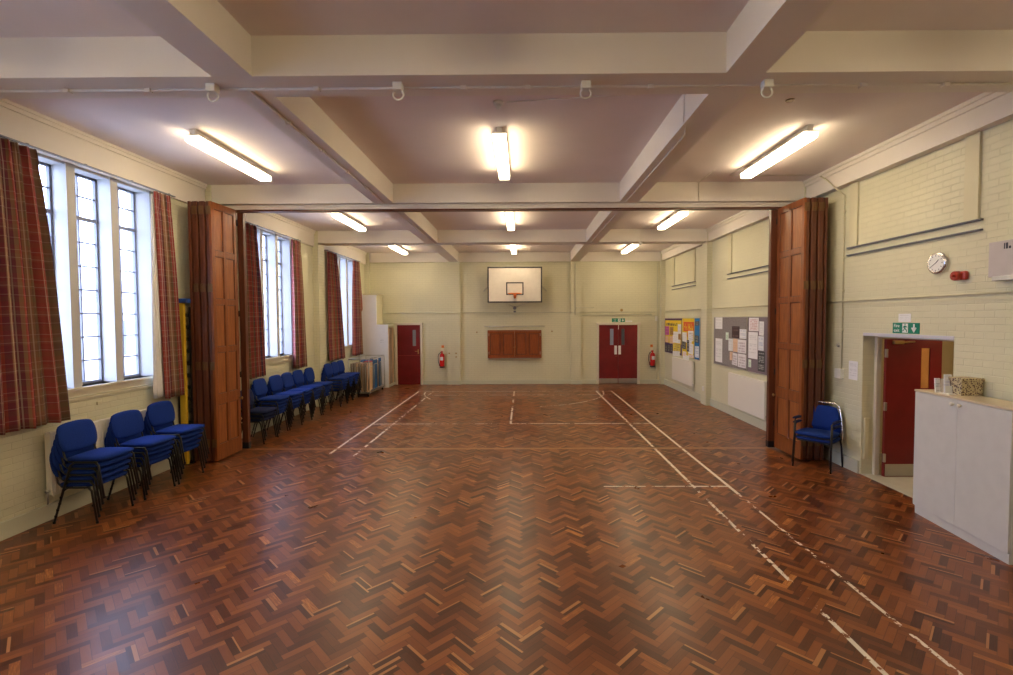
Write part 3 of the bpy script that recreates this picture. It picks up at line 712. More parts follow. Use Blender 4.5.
# backboard and hoop
r = thing('basketball_backboard', 'white basketball backboard with black borders and an orange ring', 'backboard', (-.255, 16.36, 2.84))
rel(MB().box(-1.18, .67, 16.36, 16.385, 2.84, 4.05, .003).build('board', m_board), r)
b4 = lambda m, x0, x1, z0, z1, w, y: m.box(x0, x1, y-.003, y, z0, z0+w).box(x0, x1, y-.003, y, z1-w, z1).box(x0, x0+w, y-.003, y, z0+w, z1-w).box(x1-w, x1, y-.003, y, z0+w, z1-w)
rel(b4(MB(), -1.18, .67, 2.84, 4.05, .045, 16.36).build('border', m_bline), r)
rel(b4(MB(), -.55, .04, 3.10, 3.53, .04, 16.36).build('target_square', m_bline), r)
m = MB().tube([(-.255+.225*math.cos(a), 16.36-.38+.225*math.sin(a), 3.13) for a in [PI*2*q/28 for q in range(28)]], .011, 8, closed=True)
ho = rel(m.build('hoop', m_or), r)
rel(MB().box(-.31, -.20, 16.14, 16.36, 3.10, 3.125, .003).prism([(-.31, 16.358, 3.12), (-.20, 16.358, 3.12), (-.225, 16.358, 2.98), (-.285, 16.358, 2.98)], (0, -.012, 0)).tube([(-.26, 16.35, 2.99), (-.26, 16.2, 3.11)], .01, 6).build('hoop_bracket', m_or), r)
for q in range(8):
    a = PI*2*q/8+.2; x, y = -.255+.225*math.cos(a), 15.98+.225*math.sin(a)
    rel(MB().tube([(x, y, 3.12), (x, y, 3.10), (x+.02, y, 3.09)], .004, 5).build('net_hook', m_steel), r)
for sx in (-1, 1):
    x = -.255+sx*.75
    rel(MB().tube([(x, 16.39, 3.55), (x+sx*.35, D-.01, 3.25)], .012, 6).tube([(x, 16.39, 3.9), (x, D-.01, 3.9)], .014, 6).tube([(x*.6, 16.39, 2.87), (-.27, D-.02, 2.68)], .008, 6).build('support_arm', m_steel), r)
r = thing('pulley', 'small dark pulley on the wall under the backboard', 'pulley', (-.27, D, 2.67))
rel(MB().lathe([(.05, 0), (.06, .01), (.045, .03), (.06, .05), (.05, .06)], (-.27, D-.001, 2.67), (0, -1, 0), 16).build('wheel', m_iron), r)
rel(MB().box(-.31, -.23, D-.05, D, 2.52, 2.57, .004).build('cleat', m_iron), r)
tag(MB().lathe([(.05, 0), (.05, .01)], (3.46, D, 2.58), (0, -1, 0), 12).build('blanking_plate', m_brass), 'small brown round plate above the far exit sign', 'plate')
for x, z, nm in ((-2.32, 1.1, 'upper'), (-2.32, .97, 'lower'), (-2.56, 1.1, 'left')):
    tag(MB().box(x-.03, x+.03, D-.1, D-.09, z-.02, z+.02, .002).build('fixing_plate', m_brass), 'tiny brown fixing plate on the left far pilaster, %s one' % nm, 'plate')
pipe('thin dado pipe across the far wall', [(-4.9, D-.012, 2.51), (-2.66, D-.012, 2.51), (-2.65, D-.10, 2.51), (-2.15, D-.10, 2.51), (-2.14, D-.012, 2.51), (1.66, D-.012, 2.51), (1.67, D-.10, 2.51), (2.05, D-.10, 2.51), (2.06, D-.012, 2.51), (4.76, D-.012, 2.51)], .009, m_skirt)
pipe('conduit looping down the right far pilaster and over the double doors', [(1.83, D-.105, 4.2), (1.83, D-.105, 2.42), (2.05, D-.105, 2.41), (2.06, D-.02, 2.41), (4.55, D-.02, 2.42)], .011, m_skirt)
pipe('short conduit beside the right far pilaster', [(1.86, D-.105, 2.67), (2.05, D-.105, 2.67), (2.06, D-.015, 2.67), (2.5, D-.015, 2.67)], .007, m_skirt)
pipe('vertical conduit in the far right corner', [(4.70, D-.02, .15), (4.70, D-.02, 4.2)], .012, m_skirt)
r = thing('alarm_sensor', 'white box sensor high in the far right corner', 'sensor', (4.6, D-.05, 2.3))
rel(MB().box(4.50, 4.60, D-.07, D, 2.40, 2.48, .01).build('junction_box', m_cream), r)
rel(MB().box(4.62, 4.69, D-.10, D-.03, 2.20, 2.37, .01).build('sensor_body', m_white), r)

# white cupboard in the far left corner
r = thing('storage_cupboard', 'tall white stepped cupboard in the far left corner, open on its side', 'cupboard', (-4.95, 16.4, 0))
xr = -4.46
rel(MB().prism([(XL+.04, 15.96, .02), (xr, 15.96, .02), (xr, 15.96, 2.12), (-4.84, 15.96, 2.12), (-4.84, 15.96, 3.12), (XL+.04, 15.96, 3.12)], (0, .03, 0)).build('front_panel', m_whitep), r)
rel(MB().box(-4.86, -4.84, 15.99, D-.18, 2.12, 3.10).build('upper_side_panel', m_cream), r)
rel(MB().box(XL+.19, xr, 15.99, D-.18, 2.085, 2.11).box(XL+.19, xr, 15.99, D-.1, .02, .10).build('shelf_boards', m_skirt), r)
rel(MB().box(XL+.19, -4.80, 15.95, D-.18, 3.10, 3.13).build('top_board', m_cream), r)
for k, (y0, y1, m_) in enumerate(((16.02, 16.22, m_beige), (16.26, 16.52, m_grm), (16.56, 16.74, m_beige))):
    tag(MB().box(-4.60+.0*k, -4.49, y0, y1, .105, 2.0, .01).build('stored_board', m_), 'tall %s board kept in the open side of the white cupboard, %s' % (('beige', 'grey brown', 'beige')[k], ('front one', 'middle one', 'back one')[k]), 'board')
tag(MB().box(-4.75, -4.60, 15.954, 15.958, 1.50, 1.68).build('cupboard_notice', WM), 'small white notice pinned on the tall white cupboard', 'notice')

# table trolley
r = thing('table_trolley', 'metal trolley in the far left corner holding folded tables', 'trolley', (-4.83, 14.92, 0))
x0, x1, y0, y1, z0, z1 = -5.14, -4.52, 14.12, 15.72, .13, 1.12
rel(MB().box(x0, x1, y0, y1, z0-.03, z0+.012, .004).build('base_tray', m_steel), r)
fr = MB()
for x in (x0+.01, x1-.01):
    for y in (y0+.01, y1-.01): fr.tube([(x, y, z0), (x, y, z1)], .013, 8)
for z in (z1,):
    fr.tube([(x0+.01, y0+.01, z), (x1-.01, y0+.01, z)], .013, 8).tube([(x0+.01, y1-.01, z), (x1-.01, y1-.01, z)], .013, 8).tube([(x0+.01, y0+.01, z), (x0+.01, y1-.01, z)], .013, 8).tube([(x1-.01, y0+.01, z), (x1-.01, y1-.01, z)], .013, 8)
rel(fr.build('tube_frame', m_steel), r)
for x in (x0+.06, x1-.06):
    for y in (y0+.08, y1-.08):
        c = rel(MB().tube([(x-.014, y, .045), (x+.014, y, .045)], .045, 14).build('caster', m_rubber), r)
        k = rel(MB().box(x-.022, x+.022, y-.02, y+.02, .05, .10, .003).build('caster_fork', m_steel), r); sub(k, c)
def folded_table(x, ya, yb, h, m_, label):
    q = thing('folded_table', label, 'folded table', (x, (ya+yb)/2, z0+.012), 0, 'folded tables on the trolley')
    rel(MB().box(x-.012, x+.012, ya, yb, z0+.014, z0+h, .004).build('tabletop', m_), q)
    lg = MB()
    for y in (ya+.05, yb-.05): lg.tube([(x+.028, y, z0+.05), (x+.028, y, z0+h-.12)], .010, 6)
    lg.tube([(x+.028, ya+.05, z0+h-.12), (x+.028, yb-.05, z0+h-.12)], .010, 6)
    rel(lg.build('folded_legs', m_steel), q)
for k in range(7):
    x = -5.075+k*.077
    m_ = (m_grm, m_grm, m_beige, m_grm, m_beige, m_grm, m_beige)[k]
    folded_table(x, 14.17, 14.72, .86+.0*k, m_, 'folded table in the front bunch on the trolley, %s from its wall side' % ('first', 'second', 'third', 'fourth', 'fifth', 'sixth', 'seventh')[k])
for k in range(4):
    x = -4.99+k*.12; folded_table(x, 14.80, 15.25, .90, m_bmat, 'blue folded table in the middle of the trolley, %s from its wall side' % ('first', 'second', 'third', 'fourth')[k])
for k in range(2): folded_table(-4.9+k*.26, 15.29, 15.39, .86, m_beige, 'slim beige board on the trolley behind the blue tables, %s' % ('wall side', 'room side')[k])
for k in range(2): folded_table(-4.9+k*.27, 15.43, 15.66, .92, m_bmat, 'blue folded table at the far end of the trolley, %s' % ('wall side', 'room side')[k])
tag(MB().box(-4.80, -4.60, 14.45, 14.74, z0+.875, z0+.895, .004).build('red_mat', m_rmat), 'small red folded cloth lying on top of the trolley tables', 'cloth')

# ------------------------------------------------------------------ right wall
def blind_panel(label, y0, y1, z0=3.34):
    r = thing('blind_window_panel', label, 'wall panel', (XR, (y0+y1)/2, z0), 0, 'blind panels high on the right wall')
    for a, b_ in ((y0, y0+.17), (y1-.17, y1)): rel(MB().box(XR-.028, XR, a, b_, z0, ZB, .003).build('side_strip', m_cream), r)
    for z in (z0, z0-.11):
        o = rel(MB().box(XR-.035, XR, y0-.04, y1+.04, z-.016, z-.002, .002).build('ledge', m_ledge_shade), r)
        k = rel(MB().box(XR-.035, XR, y0-.04, y1+.04, z-.002, z+.003).build('ledge_top', m_ledge_shade), r); sub(k, o)
for y0, y1, nm in ((5.26, 7.31, 'blind window panel above the clock'), (9.50, 11.57, 'blind window panel high above the grey noticeboard'), (13.80, 15.85, 'blind window panel high above the colourful noticeboard')): blind_panel(nm, y0, y1)
for y0, y1, nm in ((4.36, 8.27, 'in the nearest bay'), (8.40, 12.58, 'in the bay beyond the partition'), (12.95, 16.7, 'in the farthest bay')):
    m = MB().tube([(XR-.014, y0, 2.54), (XR-.014, y1, 2.54)], .012, 8)
    m.box(XR-.012, XR, y0, y1, 2.472, 2.49)
    tag(m.build('dado_pipe', m_cream), 'painted double pipe along the right wall %s' % nm, 'pipe', 'pipes along the right wall')
for y0, y1, nm in ((4.36, 8.27, 'nearest bay'), (8.40, 12.58, 'second bay'), (12.95, 16.0, 'farthest bay')):
    tag(MB().tube([(XL+.012, y0, 1.36), (XL+.012, (y0+y1)/2, 1.355), (XL+.012, y1, 1.36)], .006, 6).build('cable', m_skirt), 'thin cable clipped along the left wall below the window, %s' % nm, 'cable')
tag(MB().box(XL, XL+.02, 6.10, 6.16, 1.21, 1.25, .003).build('wall_clip', m_cream), 'small cream cable clip under the nearest window', 'clip')
# conduit and switch box beside the partition
r = thing('switch_conduit', 'vertical conduit with a white isolator box, right of the folding partition', 'conduit', (XR, 7.45, 1.35))
rel(MB().tube([(4.80, 7.9, 4.585), (4.72, 7.55, 4.40), (4.79, 7.45, 4.25), (XR-.014, 7.44, 4.15), (XR-.014, 7.44, 1.49)], .011, 8).build('pipe', m_cream), r)
for z in (3.9, 3.2, 2.7, 2.1): rel(MB().box(XR-.03, XR, 7.42, 7.46, z-.015, z+.015, .004).build('clip', m_cream), r)
rel(MB().box(XR-.06, XR, 7.39, 7.54, 1.35, 1.50, .008).build('isolator_box', m_white), r)
tag(MB().lathe([(.03, 0), (.035, .008), (.02, .03)], (XR, 7.53, 1.86), (-1, 0, 0), 14).build('round_socket', m_steel), 'small grey round socket above the isolator box', 'socket')
# clock
r = thing('wall_clock', 'round chrome wall clock on the right wall', 'clock', (XR, 5.735, 2.925))
cy, cz = 5.75, 2.925
rel(MB().lathe([(.112, 0), (.130, .012), (.132, .03), (.118, .048), (.104, .044)], (XR, cy, cz), (-1, 0, 0), 36).build('bezel', m_chrome), r)
rel(MB().lathe([(.103, 0), (.103, .003)], (XR-.044, cy, cz), (-1, 0, 0), 36).build('dial', m_sign), r)
m = MB()
for q in range(12):
    a = q*PI/6; m.tube([(XR-.048, cy+.080*math.sin(a), cz+.080*math.cos(a)), (XR-.048, cy+.095*math.sin(a), cz+.095*math.cos(a))], .0035, 5)
rel(m.build('hour_marks', m_ink), r)
rel(MB().tube([(XR-.050, cy, cz), (XR-.050, cy-.040, cz+.038)], .004, 5).build('hour_hand', m_ink), r)
rel(MB().tube([(XR-.052, cy, cz), (XR-.052, cy+.072, cz-.045)], .0028, 5).build('minute_hand', m_ink), r)
# alarm sounder
r = thing('alarm_beacon', 'red fire alarm sounder beside the clock', 'alarm', (XR, 5.42, 2.75))
rel(MB().box(XR-.05, XR, 5.365, 5.47, 2.70, 2.80, .018).build('body', m_alarm), r)
rel(MB().lathe([(.055, 0), (.052, .045), (.048, .05)], (XR-.04, 5.46, 2.75), (-1, 0, 0), 22).lathe([(.02, 0), (.018, .018), (.006, .026)], (XR-.09, 5.46, 2.75), (-1, 0, 0), 14).build('horn', m_alarm), r)
# speaker/heater box at the right edge
r = thing('wall_cabinet', 'pale mauve grey metal box high on the right wall at the picture edge', 'cabinet', (XR, 4.85, 2.7))
rel(MB().box(XR-.06, XR, 4.40, 5.09, 2.70, 3.06, .004).build('case', simple('mauve_grey_metal', (.55, .50, .50), .5)), r)
rel(MB().box(XR-.11, XR-.002, 4.42, 5.00, 2.655, 2.70, .004).build('lower_lip', m_steel), r)
rel(MB().box(XR-.062, XR-.06, 4.89, 4.91, 2.975, 3.035).box(XR-.062, XR-.06, 4.92, 4.93, 2.975, 3.035).box(XR-.062, XR-.06, 4.86, 4.88, 2.975, 3.0).build('printed_mark', m_ink), r)
# fire exit doorway
d3 = struct(empty('door_3', (XR, 6.27, 0)), 'red fire exit door standing open to a corridor', 'door')
xd = XR+.17
rel(MB().box(xd, xd+.07, DY0-.03, DY0+.05, 0, DH, .004).box(xd, xd+.07, DY1-.045, DY1+.02, 0, DH, .004).box(xd, xd+.09, DY0-.03, DY1, DH-.07, DH+.02, .004).build('door_frame', m_frame), d3)
rel(MB().box(XR-.004, XR+.02, DY0, DY1, DH-.045, DH, .003).build('lintel_edge', m_lav), d3)
lf = MB(); yh = 6.86; wx = (5.66, 5.785)
lf.box(5.165, wx[0], yh, yh+.045, .01, 1.98).box(wx[1], 5.95, yh, yh+.045, .01, 1.98).box(wx[0], wx[1], yh, yh+.045, .01, 1.28).box(wx[0], wx[1], yh, yh+.045, 1.85, 1.98)
lf = rel(lf.build('leaf', m_red), d3)
for mb_, nm, mm in ((MB().box(wx[0], wx[1], yh+.015, yh+.03, 1.28, 1.85), 'vision_panel', m_vis3), (MB().box(5.18, 5.94, yh-.004, yh, .02, .19), 'kick_plate', m_steel),
                    (MB().box(5.24, 5.38, yh-.05, yh, 1.91, 1.96, .006).tube([(5.31, yh-.03, 1.93), (5.53, yh-.04, 1.945)], .012, 8), 'door_closer', m_brass)):
    o = rel(mb_.build(nm, mm), d3); sub(o, lf)
for z in (.28, 1.02, 1.78): o = rel(MB().box(5.145, 5.18, yh-.015, yh+.01, z-.06, z+.06, .003).build('hinge', m_steel), d3); sub(o, lf)
# corridor behind
mb = MB().box(8.1, 8.2, 3.2, 8.2, 0, 2.5).box(xd, 8.2, 8.1, 8.2, 0, 2.5).box(xd, 8.2, 3.1, 3.2, 0, 2.5).box(xd, 8.2, 3.1, 8.2, 2.45, 2.55)
struct(mb.build('wall_corridor', m_corr), 'cream corridor wall beyond the fire exit', 'wall')
struct(MB().box(XR+.002, 8.2, 3.1, 8.2, -.05, .004).build('trim_99', m_mat), 'pale lino floor of the corridor', 'floor')
r = thing('corridor_light', 'ceiling light in the corridor beyond the fire exit', 'ceiling light', (6.6, 5.8, 2.44))
rel(MB().box(6.3, 6.9, 5.7, 5.9, 2.40, 2.45, .01).build('diffuser', emit('corridor_diffuser', (1, .72, .40), 26)), r)
# signs above
r = thing('exit_sign', 'green fire exit sign with running figure above the red door on the right', 'sign', (XR, 6.225, 2.15))
rel(MB().box(XR-.008, XR, 6.01, 6.44, 2.08, 2.218, .002).build('sign_plate', m_green), r)
for w_, dz in (('Fire', .027), ('exit', -.032)): textobj('lettering', w_, .062, m_sign, r, (-.0095, .145, dz), (PI/2, 0, -PI/2))
rel(MB().box(XR-.0095, XR-.008, 6.185, 6.275, 2.09, 2.208).build('door_symbol', m_sign), r)
rel(flat_poly(RUN, lambda a, b: (XR-.0115, 6.23-a*.11, 2.149+b*.11), (.0015, 0, 0)).build('running_figure', m_green), r)
rel(flat_poly(ARR, lambda a, b: (XR-.0115, 6.09-a*.13, 2.149+b*.13), (.0035, 0, 0)).build('arrow', m_sign), r)
tag(MB().box(XR-.004, XR, 6.15, 6.35, 2.228, 2.335).build('notice', PM[0]), 'small white notice fixed above the right fire exit sign', 'notice')
tag(MB().box(XR-.003, XR, 7.10, 7.29, 1.36, 1.64).build('notice', PM[0]), 'white paper notice on the wall between the isolator box and the doorway', 'notice')
tag(MB().box(XR+.03, XR+.10, DY1-.03, DY1-.001, .23, .83, .006).build('door_hold_bar', m_cream), 'cream upright fitting low on the doorway reveal', 'fitting')

# noticeboards
def board(y0, y1, z0, z1, m, label, grp):
    r = thing('noticeboard', label, 'noticeboard', (XR, (y0+y1)/2, z0), 0, grp)
    rel(MB().box(XR-.018, XR-.003, y0, y1, z0, z1, .002).build('felt_panel', m), r)
    f = MB().box(XR-.022, XR-.003, y0-.008, y0+.008, z0, z1).box(XR-.022, XR-.003, y1-.008, y1+.008, z0, z1).box(XR-.022, XR-.003, y0, y1, z0-.008, z0+.008).box(XR-.022, XR-.003, y0, y1, z1-.008, z1+.008)
    rel(f.build('edge_strip', m_steel), r); return r
def paper(y0, y1, z0, z1, m, label, tilt=0, name='pinned_paper', x=XR-.019):
    yc, zc = (y0+y1)/2, (z0+z1)/2
    o = MB().box(-.003, 0, -(y1-y0)/2, (y1-y0)/2, -(z1-z0)/2, (z1-z0)/2).build(name, m); o.location = (x, yc, zc); o.rotation_euler = (tilt, 0, 0)
    return tag(o, label, 'paper', 'papers pinned on the noticeboards')
g2 = 'noticeboards on the right wall'
board(10.57, 12.38, 1.13, 2.31, m_pin, 'grey felt noticeboard beyond the partition, its far section', g2)
board(8.75, 10.55, 1.13, 2.31, fabric('mauve_pinboard_felt', (.30, .25, .28)), 'mauve felt noticeboard section half hidden by the folding partition', g2)
import itertools
def PX(px, py):   # helper scale: picture crop pixels to wall position, measured off the photograph
    u = 710+px/9.65; v = 310+py/9.65
    k = (u-519.47)/481.9; y = XR/(k-.0064)
    return y*1.0, 2.2887+(318.9-v)/481.9*y
def pp(a, b, c, d, m, label, **k):
    y1, z1 = PX(a, b); y0, _ = PX(c, b); _, z0 = PX((a+c)/2, d); ym = (PX(a, b)[0]+PX(c, b)[0])/2; _, z1 = PX((a+c)/2, b)
    paper(y0, y1, z0, z1, m, label, **k)
pp(55, 80, 122, 190, PM[0], 'white sheet pinned in the top left corner of the grey noticeboard')
pp(58, 282, 124, 508, PM[0], 'long white sheet pinned at the lower left of the grey noticeboard')
pp(156, 224, 183, 296, PM[7], 'small narrow slip near the middle of the grey noticeboard')
pp(216, 166, 288, 278, PM[5], 'dark brown poster on the grey noticeboard')
pp(290, 194, 355, 286, PM[2], 'pink and blue leaflet right of the dark poster')
pp(184, 284, 226, 402, PM[0], 'white sheet left of the orange paper')
pp(228, 286, 270, 412, PM[4], 'tall orange paper in the middle of the grey noticeboard')
pp(272, 296, 355, 424, PM[3], 'illustrated white sheet right of the tall orange paper')
pp(198, 412, 228, 492, PM[4], 'small orange paper near the lower middle of the grey noticeboard')
pp(220, 424, 270, 540, PM[3], 'white sheet with small pictures, bottom middle of the grey noticeboard', tilt=.04)
pp(276, 434, 357, 564, PM[3], 'large illustrated sheet, bottom right of the grey noticeboard')
pp(380, 84, 472, 212, PM[1], 'large white notice with red lines at the top of the mauve noticeboard')
pp(376, 222, 464, 478, PM[0], 'very long white list on the mauve noticeboard')
pp(478, 120, 522, 256, PM[0], 'plain white sheet beside the red lined notice', tilt=.03)
pp(470, 262, 522, 400, PM[2], 'white sheet with a blue band on the mauve noticeboard')
pp(470, 408, 536, 604, PM[6], 'black and white poster at the bottom of the mauve noticeboard')
pp(378, 486, 404, 560, PM[7], 'small green and white card on the mauve noticeboard')
# colourful board group
m_yb = simple('yellow_backing_paper', (.80, .58, .02), .6); m_pb = simple('purple_backing_paper', (.09, .04, .14), .6); m_rb = simple('orange_red_backing', (.72, .10, .03), .6); m_bb = simple('bright_blue_backing', (.01, .20, .52), .6)
board(14.86, 16.66, 1.13, 2.29, m_pb, 'purple edged noticeboard covered in yellow paper, nearest the far corner', g2)
board(13.80, 14.84, 1.12, 2.29, m_yb, 'yellow edged noticeboard section with orange red paper', g2)
board(13.38, 13.78, 1.12, 2.29, m_bb, 'narrow bright blue noticeboard section', g2)
paper(14.92, 16.60, 1.47, 2.22, m_yb, 'large yellow backing paper on the purple edged noticeboard', x=XR-.0185)
paper(15.0, 15.75, 1.2, 1.46, PM[10], 'yellow strip with dark print at the foot of the purple edged noticeboard', x=XR-.0185)
paper(13.84, 14.72, 1.90, 2.18, m_rb, 'orange red panel with yellow shapes, top of the yellow edged noticeboard', x=XR-.0185)
def lettermarks(y0, y1, z0, z1, n, m, name, label, x=XR-.024):
    mb = MB(); rnd = random.Random(n*7+int(y0*10)); w = (y1-y0)/n
    for k in range(n):
        a = y0+k*w
        mb.box(x, x+.002, a+.1*w, a+.35*w, z0, z1*.99 if rnd.random() < .5 else (z0+z1)/2+.02)
        mb.box(x, x+.002, a+.35*w, a+.8*w, z0+(z1-z0)*rnd.random()*.6, z0+(z1-z0)*rnd.random()*.6+.03)
    return tag(mb.build(name, m), label, 'lettering')
lettermarks(15.30, 16.50, 2.04, 2.16, 12, m_ink, 'cut_out_lettering', 'dark cut out letters across the top of the yellow paper')
lettermarks(13.90, 14.66, 1.93, 2.15, 6, m_yb, 'cut_out_lettering', 'yellow cut out letters on the orange red panel')
lettermarks(14.35, 14.70, 1.72, 1.88, 3, m_rb, 'cut_out_lettering', 'orange cut out letters below the orange red panel')
k = 0
for (y0, y1, z0, z1, mi, lab) in ((16.15, 16.58, 1.72, 2.02, 8, 'pink poster on the yellow paper'), (15.70, 16.05, 1.74, 2.0, 9, 'brown poster on the yellow paper'), (16.22, 16.55, 1.48, 1.68, 4, 'orange picture low on the yellow paper'),
        (15.62, 16.10, 1.46, 1.70, 4, 'peach picture low on the yellow paper'), (15.2, 15.75, 1.50, 1.86, 0, 'white sheets in the middle of the yellow paper'), (14.94, 15.25, 1.66, 2.1, 0, 'white torn sheet at the right of the yellow paper'),
        (14.95, 15.2, 1.62, 1.80, 9, 'small brown picture at the right of the yellow paper'), (15.0, 15.35, 1.50, 1.62, 2, 'pale sheet under the small brown picture'), (15.05, 15.75, 1.08, 1.24, 0, 'white papers hanging off the foot of the yellow board'),
        (16.35, 16.6, 1.16, 1.40, 6, 'black and white picture in the bottom corner of the purple edged board'), (16.05, 16.3, 1.17, 1.40, 6, 'black and white picture second from the corner'), (15.8, 16.0, 1.18, 1.41, 6, 'black and white picture third from the corner'),
        (14.42, 14.80, 1.56, 1.86, 0, 'white sheet at the left of the yellow edged board'), (14.5, 14.82, 1.36, 1.58, 6, 'dark spotted sheet at the left of the yellow edged board'), (14.2, 14.4, 1.3, 1.64, 6, 'narrow dark spotted sheet'),
        (13.86, 14.30, 1.62, 1.92, 3, 'white illustrated sheet at the right of the yellow edged board'), (14.0, 14.25, 1.56, 1.80, 2, 'pale blue printed sheet'), (13.86, 14.28, 1.24, 1.55, 0, 'white curled sheet low on the yellow edged board'),
        (14.45, 14.75, 1.14, 1.28, 1, 'red printed leaflet low on the yellow edged board'), (13.84, 14.3, 1.14, 1.22, 1, 'red strip at the foot of the yellow edged board'), (14.22, 14.75, .98, 1.18, 0, 'loose white papers sticking out below the yellow edged board'),
        (13.42, 13.74, 2.08, 2.2, 6, 'dark and white strip at the top of the blue board'), (13.45, 13.74, 1.6, 1.8, 6, 'spotted picture in the middle of the blue board'), (13.42, 13.72, 1.18, 1.50, 2, 'blue and white sheet low on the blue board')):
    k += 1; paper(y0, y1, z0, z1, PM[mi], lab, tilt=random.uniform(-.04, .04), x=XR-.0225-.0006*(k % 4))

# radiators
def radiator(wall, y0, y1, z0, z1, label):
    s = 1 if wall == 'right' else -1; xw = XR if s > 0 else XL
    r = thing('radiator', label, 'radiator', (xw-s*.07, (y0+y1)/2, z0), 0, 'wall radiators')
    xo, xi = xw-s*.10, xw-s*.035
    m = MB().box(xo, xo+s*.018, y0, y1, z0, z1, .006).box(xi-s*.018, xi, y0, y1, z0, z1, .006)
    n = int((y1-y0)/.05)
    if s > 0: n = 0      # flat fronted
    for k in range(n): a = y0+.02+(y1-y0-.04)*(k+.5)/n; m.box(xo-s*.006, xo+s*.001, a-.015, a+.015, z0+.04, z1-.04, .004)
    rel(m.build('panel', m_rad), r)
    rel(MB().box(xo+s*.01, xi-s*.005, y0+.01, y1-.01, z1-.012, z1+.004, .003).build('top_grille', m_rad), r)
    for y in (y0, y1): rel(MB().box(xo+s*.002, xi, y-.004, y+.004, z0+.02, z1-.005).build('side_cover', m_rad), r)
    rel(MB().tube([(xw-s*.06, y0-.02, .205), (xw-s*.06, y0-.02, z0+.05), (xw-s*.06, y0+.02, z0+.05)], .009, 8).tube([(xw-s*.06, y0-.035, z0+.06), (xw-s*.06, y0-.005, z0+.06)], .018, 10).build('valve', m_steel), r)
    for y in (y0+.2, y1-.2): rel(MB().box(xi-s*.002, xw-s*.001, y-.02, y+.02, z0+.1, z1-.1).build('wall_bracket', m_steel), r)
radiator('right', 9.62, 11.32, .25, 1.01, 'cream radiator under the grey noticeboard')
radiator('right', 13.77, 15.58, .33, 1.05, 'cream radiator under the colourful noticeboards')
radiator('left', 5.39, 6.95, .29, 1.02, 'cream radiator behind the nearest chair stacks')
pipe('thin vertical pipe on the wall between the two noticeboards', [(XR-.014, 13.15, .25), (XR-.014, 13.15, 4.2)], .010, m_cream)
tag(MB().box(4.79-.012, 4.79, 12.70, 12.82, .36, .48, .004).build('wall_socket', m_white), 'small white socket low on the right pilaster', 'socket')

# cupboard on the right
r = thing('storage_cabinet', 'low pale grey two door cabinet with a beige top by the fire exit', 'cabinet', (4.575, 5.62, 0), math.radians(-5.2))
cx0, cx1, cy0, cy1, ch = 4.575, 4.915, 4.39, 5.62, 1.45
rel(MB().box(cx0+.022, cx1, cy0, cy1, .09, ch-.02, .002).build('carcass', m_cup), r)
rel(MB().box(cx0+.02, cx1-.02, cy0+.01, cy1-.01, 0, .09).build('plinth', m_cup), r)
rel(MB().box(cx0-.004, cx1, cy0-.008, cy1+.008, ch-.02, ch, .003).build('worktop', m_cuptop), r)
for a, b_, ky in ((cy0+.002, 5.0092, 4.965), (5.0108, cy1-.002, 5.06)):
    o = rel(MB().box(cx0, cx0+.02, a, b_, .10, ch-.025, .003).build('door', m_cup), r)
    k_ = rel(MB().lathe([(.008, 0), (.008, .012), (.019, .018), (.019, .028), (.01, .034)], (cx0, ky, 1.375), (-1, 0, 0), 14).build('knob', m_knob), r); sub(k_, o)
def dotted():
    t = NT('patterned_card'); v = t.n.new('ShaderNodeTexVoronoi'); v.inputs['Scale'].default_value = 55; t.link(t.co(), v.inputs['Vector'])
    t.base(t.ramp(v.outputs[0], [(.0, (.09, .045, .04)), (.38, (.10, .05, .04)), (.48, (.52, .44, .26))])); t.rough(.6); return t.m
m_dot = dotted()
r = thing('patterned_box', 'brown and cream spotted card box on top of the pale cabinet', 'box', (4.80, 5.2, ch))
m = MB().box(4.675, 4.905, 5.14, 5.30, ch+.001, ch+.165, .003)
rel(m.build('body', m_dot), r)
rel(MB().box(4.668, 4.912, 5.132, 5.308, ch+.150, ch+.185, .003).build('lid', m_dot), r)
r = thing('leaflet_holder', 'clear leaflet holder with white leaflets on top of the pale cabinet', 'leaflet holder', (4.64, 5.28, ch))
rel(MB().prism([(4.60, 5.26, ch+.001), (4.68, 5.26, ch+.001), (4.71, 5.30, ch+.21), (4.63, 5.30, ch+.21)], (0, .012, 0)).build('leaflet', paper_mat('leaflet_print', (.78, .80, .88), (.3, .32, .6), 6, 'y', .5)), r)
rel(MB().box(4.595, 4.685, 5.20, 5.33, ch, ch+.008, .002).prism([(4.595, 5.245, ch+.006), (4.685, 5.245, ch+.006), (4.695, 5.255, ch+.09), (4.605, 5.255, ch+.09)], (0, .003, 0)).build('stand', m_sign), r)
r = thing('leaflet_stand', 'smaller leaflet pack leaning beside the leaflet holder', 'leaflets', (4.55, 5.36, ch))
rel(MB().prism([(4.60, 5.37, ch+.001), (4.655, 5.37, ch+.001), (4.67, 5.40, ch+.155), (4.615, 5.40, ch+.155)], (0, .015, 0)).build('leaflets', WM), r)
r = thing('leaflet_box', 'grey printed card box between the leaflets and the spotted box', 'box', (4.69, 5.36, ch))
rel(MB().box(4.69, 4.80, 5.33, 5.42, ch+.001, ch+.15, .003).build('body', paper_mat('grey_print', (.50, .44, .36), (.2, .15, .12), 5, 'y', .6)), r)

